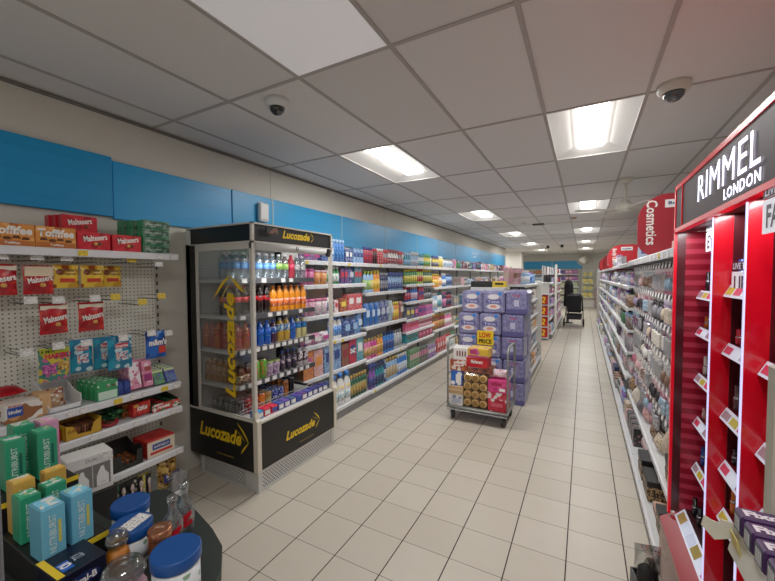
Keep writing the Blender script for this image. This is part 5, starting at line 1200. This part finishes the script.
hook_bay(3.64, 4.88, 'white hook bay of beauty accessories, second beyond the red stand', 'second hook bay')
# bags and boxes low down next to the red stand
def pouchbag(w, d, h, m, zipm, strap=False):
    k = [N('zip', cached(('zip', w, h), lambda: MB().tube([(-w * .45, -d * .1, h * .97), (0, -d * .1, h * 1.0), (w * .45, -d * .1, h * .97)], .004, 6)), zipm)]
    return N('makeup_bag', cached(('bag2', w, d, h), lambda: MB().pillow(w, d, h, 10, 10, .05)), m, kids=k)
leo = printed((190, 158, 110), (60, 42, 28), (40, 30, 24), 70, .5, .5, 95)
quilt = printed((196, 180, 160), (176, 160, 142), None, 40, .6, .45, 96)
blackm = mat((24, 24, 26), .5)
thing(pouchbag(.24, .12, .26, quilt, mat((150, 130, 100), .4)), 'large beige quilted make-up bag hanging by the red stand', 'make-up bag', (.54, 3.0, .352), FACE_R)
thing(pouchbag(.2, .12, .17, printed((206, 196, 182), (190, 178, 164), None, 30, .6), mat((90, 80, 70), .4)), 'cream make-up bag on the low shelf farther along', 'make-up bag', (.50, 4.35, .352), FACE_R)
thing(pouchbag(.22, .1, .14, printed((90, 86, 90), (120, 114, 118), None, 30, .6), blackm), 'grey make-up bag on low shelf beside the cream one', 'make-up bag', (.50, 4.05, .352), FACE_R)
thing(pouchbag(.2, .1, .2, printed((150, 116, 84), (80, 60, 46), (206, 180, 140), 30, .6), blackm), 'brown patterned make-up bag in second hook bay low shelf', 'make-up bag', (.50, 4.72, .352), FACE_R)
def lbox(w, d, h): return carton(w, d, h, leo, 'gift_box', [N('lid', m_box(w + .006, d + .006, h * .3), blackm, (0, 0, h * .75)), N('band', m_slab(-w / 2 - .001, -d / 2 - .002, h * .36, w / 2 + .001, -d / 2, h * .46), blackm)])
thing(lbox(.2, .14, .15), 'leopard print box with black lid on base shelf, nearer the black brushes', 'gift box', (.46, 3.28, .132), FACE_R)
thing(lbox(.22, .16, .13), 'leopard print box with black lid on base shelf, nearer red stand', 'gift box', (.47, 3.02, .132), FACE_R)
thing(lbox(.18, .14, .15), 'leopard print box with black lid on low shelf above the others', 'gift box', (.54, 2.75, .352), FACE_R)
for i in range(4):
    n = N('hair_brush', MB().lathe([(.012, 0), (.014, .1), (.03, .12), (.034, .18), (.02, .22), (.004, .225)], 12, 1, .5).mesh('brush'), blackm, kids=[N('bristles', MB().lathe([(.026, .13), (.03, .17), (.018, .21)], 12, 1, .3, 0, -.014).mesh('bristles'), mat((196, 170, 170), .6))])
    thing(n, 'black hair brush standing on base shelf, %s from the leopard boxes' % ORD[i], 'hair brush', (.46, 3.42 + .062 * i, .132), FACE_R + .3 * i, scale=(.8, .8, .8))
for i in range(3): thing(carton(.12, .12, .16, printed((40, 40, 44), (70, 68, 72), (150, 110, 110), 24, .4), 'hair_set'), 'dark hair accessory box on base shelf past the brushes, %s along' % ORD[i], 'hair accessory', (.46, 3.86 + .14 * i, .132), FACE_R)
thing(carton(.16, .1, .05, mat((206, 170, 150), .4), 'palette', [patch(.12, .03, (0, -.0506, .025), mat((120, 70, 60), .4))]), 'rose make-up palette lying on base shelf beside the red stand', 'palette', (.46, 2.76, .132), FACE_R)
# pink striped boxes on top shelf behind the hanging sign
for i in range(9):
    thing(carton(.09, .1, .1, banded([(226, 190, 180), (200, 150, 140), (236, 220, 210), (170, 110, 110)], 'x', .06, .4), 'beauty_box'), 'pink striped beauty box on top shelf behind the large red sign, %s along' % ORD[i], 'beauty box', (.62, 2.52 + .105 * i, 1.7915), FACE_R)
for i in range(8):
    sp, w, word, hh = spec(('smallbox', 'smallbox', 'slim')[i % 3], ('pale pink', 'pale blue', 'white', 'pink')[i % 4], ('white', 'bright blue')[i % 2], .08)
    thing(sp, '%s %s on top of the second hook bay, %s along' % (('pale pink', 'pale blue', 'white', 'pink')[i % 4], word, ORD[i]), 'beauty box', (.66, 3.75 + .145 * i, 1.7915), FACE_R)
# shelved bays
rp = ['black', 'white', 'silver', 'pale pink', 'grey', 'cream', 'white', 'lilac', 'pale blue', 'beige', 'green', 'purple', 'silver', 'brown', 'navy']
RB = [(4.88, 6.12), (6.12, 7.36), (7.36, 8.60), (8.60, 9.84), (9.84, 11.08), (11.08, 12.32), (12.32, 13.56)]
rlv = [1.78, 1.52, 1.27, 1.02, .77, .50, .13]
for bi, (y0, y1) in enumerate(RB):
    W = y1 - y0
    rbay(y0, y1, [(z, (RX - .375) if j == 6 else .42, T_(W, 6 if bi < 2 else 3, 0)) for j, z in enumerate(rlv)], 'white toiletries shelving bay opposite the wall run, %s after the hook bays' % ORD[bi], rail=.045)
    for j, z in enumerate(rlv):
        rr = [(rnd.choice(('bottle', 'slim', 'slim', 'tub', 'smallbox')), rnd.choice(rp), rnd.choice(rp), 2 if bi > 2 else 3, round(rnd.choice((.13, .16, .18)), 3)) for _ in range(4 if bi < 3 else 3)]
        front = RX - ((RX - .40) if j == 6 else .40)
        xs_ = W / (len(rr) * rr[0][3])
        def at(x, zz, f=front, yy=y1, W=W, rr=rr):
            tot = sum(r_[3] * (spec(*r_[:3], r_[4])[1] + .004) for r_ in rr)
            return (f + .03, yy - .03 - x * min(1.9, (W - .06) / tot), zz + .0015), FACE_R
        if bi == 0 and j == 0: continue
        runs(rr, .0, 9, z, at, '%s shelf, toiletries bay %s after hooks' % (RN[j] if j < 5 else ('sixth' if j == 5 else 'lowest'), ORD[bi]), 'toiletries')
thing(N('end_panel', MB().cbox(-.25, -.02, 0, .25, .02, 1.84, .006).mesh('end'), cw), 'white end panel closing the cosmetics run at the far end', 'end panel', (.61, 13.59, 0))
# hanging category signs
signm = mat((160, 30, 44), .5); signf = mat((188, 34, 44), .5)
def sign(w, h, words, m, tw, plate=None, sz=.6):
    r = .13
    pts = []
    for (cx_, cz, a0) in ((r, r * 1.0, PI), (w - .02, .02, 1.5 * PI), (w - .02, h - .02, 0), (r * 1.5, h - r * 1.5, PI / 2)):
        rr = .02 if cx_ > r * 2 else (r if cz < h / 2 else r * 1.5)
        for q in range(9): a = a0 + PI / 2 * q / 8; pts.append((cx_ + rr * math.cos(a), cz + rr * math.sin(a)))
    mb = MB().prism(pts, 'y', -.004, .004)
    k = [text(words, h * tw, .062 * sz / .6, (r * .70, -.0052, h * .55), mat((240, 236, 232), .4), rot=(0, PI / 2, 0), bold=.02)]
    if plate: k.append(N('plate', m_slab(-.085, -.0012, -.03, .085, 0, .03), mat((236, 236, 234), .4), (w * .56, -.004, h * .84), kids=[text(plate, .13, .032, (0, -.0025, 0), mat((40, 60, 120) if plate != 'Boots' else (150, 40, 50), .4), bold=.03)]))
    return N('category_sign', mb.mesh('board'), m, kids=k)
thing(sign(.46, .48, 'Cosmetics', signm, .72, 'Beauty', .7), 'big red rounded category sign above cosmetics, the nearest one', 'sign', (.365, 3.5, 1.785))
for i, (y, wds, pl) in enumerate(((7.6, 'Body Care', 'health'), (8.75, 'Feminine', None), (9.9, 'Hygiene', None), (11.0, 'Medicines', None), (12.2, 'Shaving', None))):
    thing(sign(.5, .40 if i else .44, wds, signf if i < 4 else mat((140, 24, 34), .45), .6, pl, .8), 'red rounded category sign over the toiletries run, %s beyond the biggest' % ORD[i], 'sign', (.365, y, 1.745 if i else 1.735))
thing(N('leaflet', m_box(.16, .02, .18), mat((196, 206, 228), .4), kids=[patch(.08, .06, (0, -.0106, .13), mat((60, 90, 180), .4))]), 'pale blue leaflet card standing on top shelf before the second sign', 'leaflet', (.60, 4.98, 1.7815), FACE_R + .9)
thing(N('leaflet', m_box(.13, .02, .16), mat((214, 190, 140), .4), kids=[patch(.08, .06, (0, -.0106, .1), mat((190, 150, 90), .4))]), 'tan card standing on top shelf before the second sign', 'leaflet', (.62, 5.35, 1.7815), FACE_R + .9)
k = [N('bristle_heads', MB().lathe([(.03, .2), (.034, .25), (.03, .3), (.01, .32)], 10, 1, 1, -.015, -.02).lathe([(.03, .2), (.032, .26), (.02, .31), (.01, .32)], 10, 1, 1, .02, .025).mesh('bristles'), mat((16, 18, 18), .7)),
     N('clear_wrapper', MB().pillow(.11, .06, .12, 8, 8, .1, .28).mesh('wrap'), glassy((236, 238, 236), .22))]
thing(N('display_bin', MB().box(-.05, -.06, 0, .05, .06, .008).box(-.05, -.06, .008, -.044, .06, .24).box(.044, -.06, .008, .05, .06, .24).box(-.044, -.06, .008, .044, -.054, .24).box(-.044, .054, .008, .044, .06, .24).mesh('bin'), mat((66, 70, 72), .5), kids=k), 'small grey bin of black brush heads and clear wrap on the floor', 'bin', (.275, 2.0, 0), .2)
# more goods crowding the two low levels under the hooks
cols_ = (('black', (40, 40, 44)), ('beige', (196, 176, 150)), ('brown', (120, 92, 70)), ('dusky pink', (190, 140, 140)), ('grey', (120, 118, 122)), ('cream', (222, 214, 200)))
for i, y in enumerate((2.50, 3.24, 3.44, 3.84)):
    nm, c = cols_[i % 6]
    thing(pouchbag(.17, .1, .13, printed(c, mix(c, (255, 255, 255), .3), mix(c, (0, 0, 0), .3), 40, .6), blackm), '%s small make-up bag on the low shelf under the hooks' % nm, 'make-up bag', (.52, y, .3525), FACE_R + .1 * i)
for i in range(4):
    nm, c = cols_[(0, 3, 1, 4)[i]]
    thing(carton(.12, .12, (.15, .12, .16, .14)[i], printed(c, mix(c, (255, 255, 255), .35), mix(c, (0, 0, 0), .3), 26, .4), 'gift_set'), '%s beauty gift set on base shelf under second hook bay' % nm, 'gift set', (.46, 4.30 + .14 * i, .132), FACE_R)
for i in range(2):
    thing(lbox(.11, .12, .13), 'small leopard print box beside the rose palette, %s along' % ORD[i], 'gift box', (.46, 2.47 + .125 * i, .132), FACE_R)
# ------------------------------------------------------------------ tall red make-up stand, front towards the aisle
SX, SY0, SY1 = .40, 1.06, 2.345
SW = SY1 - SY0; SD = .48
redm = mat((206, 8, 30), .25, coat=.6); redg = mat((232, 4, 36), .3, emit=.2); maroon = mat((74, 16, 24), .3, coat=.3); rback = mat((150, 10, 26), .35)
hdm = mat((58, 32, 36), .55)
glow = mat((226, 232, 255), .4, emit=3.2); ledw = mat((206, 210, 226), .4, emit=.45)
def stripes():
    m, nt, b = nodes_of('lit_slatted_panel')
    o, x, y, z = objxyz(nt)
    t = mathn(nt, 'FRACT', mathn(nt, 'MULTIPLY', z, 1 / .052))
    s = mathn(nt, 'GREATER_THAN', t, .55)
    c = mixc(nt, s, lin((132, 14, 34)), lin((170, 46, 68)))
    nt.links.new(c, b.inputs['Base Color']); nt.links.new(c, b.inputs['Emission Color']); b.inputs['Emission Strength'].default_value = .10  # faint emission puts the light on these slats into the material
    b.inputs['Roughness'].default_value = .3
    return m
strm = stripes()
# local: x from far end (0) to near end (SW) as FACE_R, -y to the aisle, back at y = SD
k = []
HZ0, HZ1 = 1.855, 2.085
k.append(N('header_box', MB().cbox(.02, .02, HZ0, SW - .02, SD, HZ1 - .01, .01).mesh('header'), hdm))
k.append(N('header_face', MB().box(.025, .004, HZ0 + .02, SW - .025, .02, HZ1 - .02).mesh('face'), hdm, kids=[
    N('seam', m_slab(.155, -.0012, HZ0 + .02, .158, .004, HZ1 - .02), redg)]))
k.append(text('RIMMEL', .60, .10, (.735, .0, 1.985), glow, bold=.0, name='lit_lettering', space=1.05))
k.append(text('LONDON', .29, .036, (.895, .0, 1.903), glow, bold=.02, name='lit_lettering', space=1.15))
# glowing red rim of the portal
rim = MB()
rim.box(0, 0, HZ1 - .02, SW, .03, HZ1).box(0, 0, HZ0, SW, .03, HZ0 + .018).box(0, 0, .40, .02, .012, HZ1).box(SW - .02, 0, .40, SW, .012, HZ1)
rim.box(0, .03, HZ1 - .012, SW, SD, HZ1 - .004)
k.append(N('glowing_rim', rim.mesh('rim'), redg))
# carcase
k.append(N('side_panel', MB().box(.004, .03, .12, .02, SD, HZ0).mesh('side'), strm, kids=[N('inner_edge', MB().box(.02, .012, .42, .024, .045, HZ0).mesh('edge'), maroon)]))
k.append(N('side_panel', MB().box(SW - .02, .03, .12, SW - .004, SD, HZ0).mesh('side'), redm))
k.append(N('back_panel', MB().box(.02, SD - .02, .12, SW - .02, SD, HZ0).mesh('back'), rback))
FIN = [.635, .945]
for x in FIN:
    k.append(N('divider', MB().box(x - .006, .058, .42, x + .006, SD - .02, HZ0).mesh('divider'), maroon))  # dark maroon paints in the shade behind the fin
    k.append(N('acrylic_fin', MB().cbox(x - .004, .004, .44, x + .004, .06, HZ0 - .005, .002).mesh('fin'), redm, kids=[N('lit_edge', MB().box(x - .004, .001, .44, x + .004, .0045, HZ0 - .01).mesh('edge'), mat((206, 208, 255), .4, emit=.9))]))
# sloped shelves with lit ticket rails
BAYX = [(.03, .625), (.645, .935), (.955, SW - .03)]
SZB = [[1.56, 1.38, 1.15, .93, .70], [1.60, 1.395, 1.165, .975, .80], [1.395, 1.165, .975, .80]]
def stand_shelf(x0, x1, z, front, tick=6):
    w = x1 - x0
    n = N('shelf', cached(('ssh', round(w, 3)), lambda: MB().prism([(0, 0), (0, -.012), (SD - .14, .012), (SD - .14, .026)], 'x', 0, w)), mat((120, 16, 28), .3), (x0, front, z), kids=[
        N('lit_rail', cached(('ssr', round(w, 3)), lambda: MB().prism([(-.002, .004), (-.022, -.036), (-.018, -.038), (.0, -.012)], 'x', 0, w)), ledw)])
    for i in range(max(2, int(w / .075))):
        n.kids.append(N('shade_ticket', cached(('sht',), lambda: MB().box(-.03, -.0012, -.013, .03, 0, .013)), [mat((196, 176, 60), .4, emit=.25), mat((206, 60, 90), .4, emit=.3), mat((214, 220, 236), .4, emit=.5), mat((170, 140, 150), .4, emit=.2)][(i + int(z * 10)) % 4], (.04 + .073 * i, -.0125, -.0165), (-.46, 0, 0)))
    return n
for b_, (x0, x1) in enumerate(BAYX):
    for z in SZB[b_]:
        k.append(stand_shelf(x0, x1, z, .11 if b_ == 0 else .055))
    # face panels high up
    k.append(N('feature_panel', MB().box(0, 0, 0, .20, .006, .085).mesh('panel'), mat((226, 226, 236), .4, emit=.55), (x0 + (.16, .02, .085)[b_], (.085, .05, .006)[b_], (1.745, 1.565, 1.745)[b_]), kids=[text(('EYES', 'LIPS', 'FACE')[b_], .15, .06, (.1, -.0012, .042), mat((60, 40, 50), .4), bold=.03)]))
    k.append(N('feature_line', MB().box(0, 0, 0, .18, .004, .028).mesh('panel'), mat((50, 30, 36), .4), (x0 + (.16, .02, .085)[b_], (.085, .05, .006)[b_], (1.835, 1.655, 1.835)[b_]), kids=[text('LIVE THE', .15, .02, (.09, -.0012, .014), ledw, bold=.02)]))
# lower tester tray and red ledge
tk_ = [mat((170, 140, 80), .4, emit=.15), mat((196, 204, 222), .4, emit=.4), mat((186, 194, 214), .4, emit=.35), mat((150, 132, 66), .4, emit=.15), mat((206, 214, 232), .4, emit=.4), mat((206, 60, 90), .4, emit=.2)]
k.append(N('tester_tray', MB().prism([(.07, .36), (.07, .435), (SD - .05, .53), (SD - .05, .36)], 'x', .02, SW - .02).mesh('tray'), mat((40, 16, 22), .3), kids=[
    N('lit_rail', MB().prism([(.028, .398), (.07, .442), (.07, .39)], 'x', .02, SW - .02).mesh('rail'), ledw)] + [N('shade_ticket', m_slab(-.038, -.0012, -.02, .038, 0, .02), tk_[i % 6], (.08 + .085 * i, .0485, .4215), (-.76, 0, 0)) for i in range(14)]))
k.append(N('ledge', MB().prism([(-.03, .362), (.028, .40), (.028, .345), (-.03, .345)], 'x', .0, SW).mesh('ledge'), mat((150, 18, 28), .3)))
k.append(N('clear_apron', MB().box(.0, -.029, .08, SW, -.025, .345).mesh('apron'), glassy((226, 200, 192), .10, opac=.18)))
k.append(N('carcase_base', MB().box(.01, .0, .0, SW - .01, SD, .21).mesh('base'), mat((120, 104, 96), .5)))
thing(N('makeup_stand', None, kids=k), 'tall red illuminated make-up stand with white glowing brand letters', 'make-up stand', (SX, SY1, 0), FACE_R)
def sp_(x, y): return (SX + y, SY1 - x)
tc = [((30, 28, 34), 'black'), ((40, 70, 160), 'blue'), ((226, 120, 50), 'orange'), ((200, 40, 60), 'red'), ((230, 220, 214), 'white'), ((90, 60, 60), 'brown'), ((206, 150, 150), 'nude')]
def tester(c, tall):
    h = .09 if tall else .055
    return N('makeup_tester', m_lathe((R4(.011, 0), R4(.012, h * .5), R4(.0095, h * .52), R4(.0095, h)), 10), mat(c, .25), kids=[N('collar', m_lathe((R4(.0125, h * .46), R4(.0125, h * .54)), 10), mat((190, 190, 196), .25, .8))])
for b_, (x0, x1) in enumerate(BAYX):
    w = x1 - x0; n_ = 9 if b_ == 0 else 5
    for zi, z in enumerate(SZB[b_]):
        for i in range(n_):
            c, cn = tc[(i * 3 + zi * 2 + b_) % 7]
            x, y = sp_(x0 + .03 + (w - .06) * i / (n_ - 1), (.128 if b_ == 0 else .073))
            thing(tester(c, (i + zi) % 2 == 0), '%s make-up tester on the %s stand shelf, %s along, %s column' % (cn, ('first', 'second', 'third', 'fourth', 'fifth')[zi], ORD[i], ('far', 'middle', 'near')[b_]), 'make-up tester', (x, y, z + .003), 0)
for i in range(14):
    for j in range(2):
        yl = .10 + .10 * j
        x, y = sp_(.07 + .085 * i, yl)
        c, cn = tc[(0, 0, 5, 0, 4, 0, 6)[(i + j) % 7]]
        thing(tester(c, True), '%s make-up tester in the lowest tray, %s along, %s row' % (cn, ORD[i], ('front', 'rear')[j]), 'make-up tester', (x, y, .437 + (yl - .07) * .264), 0)
for x0, x1 in BAYX:
    L = bpy.data.lights.new('stand_fill_light', 'AREA'); L.shape = 'RECTANGLE'; L.size = (x1 - x0) * .9; L.size_y = .04; L.energy = 1.0 * (x1 - x0) / .3; L.color = (1, .95, .97)  # area lights added under the header to brighten fins and recesses
    lo = bpy.data.objects.new('stand_fill_light', L); COL.objects.link(lo); xx_, yy_ = sp_((x0 + x1) / 2, .045); lo.location = (xx_, yy_, HZ0 - .006); lo.rotation_euler = (0, 0, PI / 2)
thing(carton(.12, .05, .09, printed((180, 150, 150), (90, 60, 66), (220, 200, 200), 30, .3), 'compact_display'), 'brown compact display on the middle column of the red stand', 'display', (SX + .155, SY1 - .80, 1.603), FACE_R)
# box on the stand's roof
thing(carton(.09, .12, .1, printed((206, 190, 160), (150, 120, 90), (120, 30, 40), 16, .4), 'storage_box', [patch(.05, .06, (0, -.0606, .05), mat((130, 30, 40), .4))]), 'beige and maroon box lying on the red stand roof', 'box', (SX + .2, 2.1, HZ1 + .001), FACE_R)
# ------------------------------------------------------------------ nearest bay: beige upright and the purple boxes on its shelf
bei = mat((196, 190, 174), .5)
thing(N('upright_panel', None, kids=[N('panel', MB().box(.0, .0, .0, .5, .028, 1.47).mesh('panel'), bei), N('front_edge', MB().cbox(-.012, -.004, 0, .002, .032, 1.472, .003).mesh('edge'), mat((180, 174, 158), .45))]), 'beige side panel of the nearest shelf bay beside red stand', 'side panel', (.318, .905, 0))
NS = 1.17
k = [N('board', MB().cbox(.0, -.62, -.03, .5, .0, 0, .003).mesh('board'), bei), N('price_rail', MB().prism([(-.008, .006), (-.018, -.05), (-.012, -.052), (.0, -.03), (.0, .006)], 'y', -.62, -.0).mesh('rail'), mat((206, 202, 190), .45)),
     N('yellow_ticket', MB().box(-.0, -.02, -.019, .0012, .02, .019).mesh('ticket'), mat((206, 184, 84), .5), (-.0165, -.03, -.022), (0, -.17, 0)),
     N('rail_end_flap', MB().prism([(.0, .002), (-.022, .004), (-.024, -.004), (-.034, -.002), (-.046, .004), (-.05, -.016), (-.03, -.038), (-.01, -.03), (.0, -.028)], 'y', -.002, .001).mesh('flap'), mat((200, 194, 178), .5), (-.008, .001, 0), (0, 0, 0))]
k.append(N('bracket', MB().box(.1, -.6, -.08, .12, -.02, -.03).mesh('bracket'), grey_up))
thing(N('near_shelf', None, kids=k), 'beige shelf with torn rail flap carrying purple boxes', 'shelf', (.265, .897, NS))
fx = printed((66, 36, 82), (56, 30, 72), None, 8, .35, .4, 97)
for i in range(6):
    y = .870 - .046 * i
    n = carton(.15, .036, .04, fx, 'denture_box', [N('end_label', m_slab(-.0762, -.014, .004, -.0751, .014, .034), mat((46, 44, 70), .4), kids=[N('barcode', m_slab(-.0768, -.009, .008, -.0762, .009, .03), banded([(226, 226, 226), (60, 60, 70)], 'y', .0035, .5))]),
        text('Fixodent', .10, .02, (-.018, -.002, .0408), mat((226, 216, 226), .4), rot=(-PI / 2, 0, 0), bold=.05)])
    thing(n, 'long purple denture cream box on near shelf, %s from the beige panel' % ORD[i], 'box', (.327, y, NS + .001), .0)
# little bin and clear holder by the floor
thing(N('display_bin', MB().box(-.09, -.13, .0, .09, .13, .01).box(-.09, -.13, .01, -.082, .13, .25).box(.082, -.13, .01, .09, .13, .25).box(-.082, -.13, .01, .082, -.122, .25).box(-.082, .122, .01, .082, .13, .25).mesh('bin'), mat((74, 78, 80), .5), kids=[]), 'grey open bin on the floor before the red stand', 'bin', (.30, 1.62, 0)) if 0 else None
# ------------------------------------------------------------------ far end of the shop
thing(N('wall_panel', MB().cbox(-1.45, -.03, 0, 1.45, 0, .42, .004).mesh('wall_panel'), blues[2], kids=[N('joint_strip', MB().box(-.02, -.034, 0, .02, -.03, .42).mesh('strip'), mat((160, 196, 210), .4))]), 'long blue fascia panel on the back wall of the shop', 'wall panel', (-1.55, YB - .001, 2.0))
bw = mat((214, 212, 204), .6)
for i, (x0, x1) in enumerate(((-3.05, -1.65), (-1.6, -.25))):
    W = x1 - x0
    lv = [1.72, 1.38, 1.05, .7, .35]
    kk = [N('back_panel', m_slab(0, -.012, .02, round(W, 3), 0, 1.95), bw), N('base', m_slab(0, -.4, 0, round(W, 3), -.013, .12), cw), N('upright', m_slab(-.02, -.4, 0, 0, 0, 1.95), cw), N('upright', m_slab(round(W, 3), -.4, 0, round(W, 3) + .02, 0, 1.95), cw)]
    kk += [shelf_node(W, z, .36) for z in lv + [.13]]
    thing(N('shelving_bay', None, kids=kk), 'white shelving on the back wall, section ' + ('behind the centre gondolas' if i == 0 else 'behind the pushchair'), 'shelving', (x0, YB - .002, 0), 0, 'back wall shelving')
    for j, z in enumerate(lv):
        if i == 0: cl = [('orange', 'brown'), ('beige', 'brown'), ('brown', 'orange')] if j == 0 else [('beige', 'white'), ('silver', 'pale pink'), ('pale blue', 'white')]
        else: cl = [('pink', 'purple'), ('purple', 'dark blue'), ('magenta', 'white')] if j < 2 else [('lime', 'white'), ('yellow', 'pale blue'), ('green', 'white')]
        rr = [('carton', a, b_, 2, .2) for a, b_ in cl] + [('tallbox', cl[0][1], cl[0][0], 3, .22)]
        def at(x, zz, xx=x0): return (xx + x, YB - .26, zz + .0015), 0
        runs(rr, .03, W - .03, z, at, '%s shelf of back wall, %s section' % (ORD[j], 'gondola' if i == 0 else 'pram'), 'household goods')
thing(carton(.8, .3, .3, printed((226, 160, 70), (236, 190, 110), (190, 110, 50), 6, .5), 'carton'), 'big orange carton on top of the back wall shelving', 'box', (-1.45, 20.9, 1.72 + .24)) if 0 else None
# narrow yellow-green display
k = [N('display_back', m_slab(-.3, 0, 0, .3, .05, 1.95), cw)]
thing(N('floor_display', None, kids=k + [N('shelf', m_slab(-.28, -.2, -.02, .28, 0, 0), cw, (0, 0, z)) for z in (.5, .85, 1.2, 1.55)]), 'slim white floor display of yellow and blue boxes by back wall', 'display', (-.02+.18, YB - .1, .0))
for r, z in enumerate((.5, .85, 1.2, 1.55)):
    for i in range(2):
        thing(carton(.2, .12, .26, printed((226, 206, 110), (120, 180, 190) if r % 2 else (236, 224, 150), (90, 150, 160), 10, .4), 'carton'), 'yellow and blue box on slim back display, %s row, %s' % (ORD[r], 'window side' if i else 'pram side'), 'box', (.04 + .24 * i, YB - .2, z + .001))
# convex mirror on the back wall
thing(N('convex_mirror', m_lathe(((.29, 0), (.27, .05), (.2, .1), (.1, .13), (.004, .14)), 24), mat((226, 226, 220), .2, .7), rot=(0, 0, 0), kids=[N('rim', m_lathe(((.29, -.01), (.31, -.01), (.31, .015), (.29, .015)), 24), mat((226, 222, 210), .5)), N('arm', m_slab(-.03, -.03, -.12, .03, .03, 0), mat((200, 196, 186), .5))]), 'round convex security mirror high on the back wall', 'mirror', (-.06, YB - .13, 2.46), rot=(PI / 2 + .15, 0, -.05))
# dark goods and red boxes right of it
for i in range(4):
    thing(carton(.3, .25, .24, printed((176, 40, 40), (206, 180, 160), (120, 30, 36), 8, .4), 'carton'), 'red and cream carton stacked on floor by back wall, %s up' % ORD[i], 'box', (.7, YB - .2, .001 + .242 * i))
thing(N('door_leaf', None, kids=[N('leaf', m_slab(-.42, -.05, 0, .42, 0, 2.0), mat((150, 152, 156), .5)), N('handle', m_slab(.3, -.09, .98, .36, -.05, 1.02), met)]), 'grey door in the back wall beyond the cosmetics run', 'door', (1.9, YB - .006, 0))
thing(N('hanging_coat', MB().lathe([(.05, .9), (.2, .8), (.26, .4), (.28, 0)], 14, 1, .4).mesh('coat'), fab, kids=[N('hook', m_slab(-.02, .0, .88, .02, .1, .92), met)]), 'black garment hanging on back wall beside the mirror', 'garment', (1.05, YB - .13, 1.25))
thing(N('grey_panel', MB().cbox(0, 0, 0, .05, 1.0, 1.9, .01).mesh('panel'), mat((150, 152, 168), .5), kids=[N('edge', m_slab(0, -.02, 0, .06, 0, 1.9), cw)]), 'grey end panel at the far end of the wall run', 'end panel', (WX + .3, 15.45, 0.6)) if 0 else None
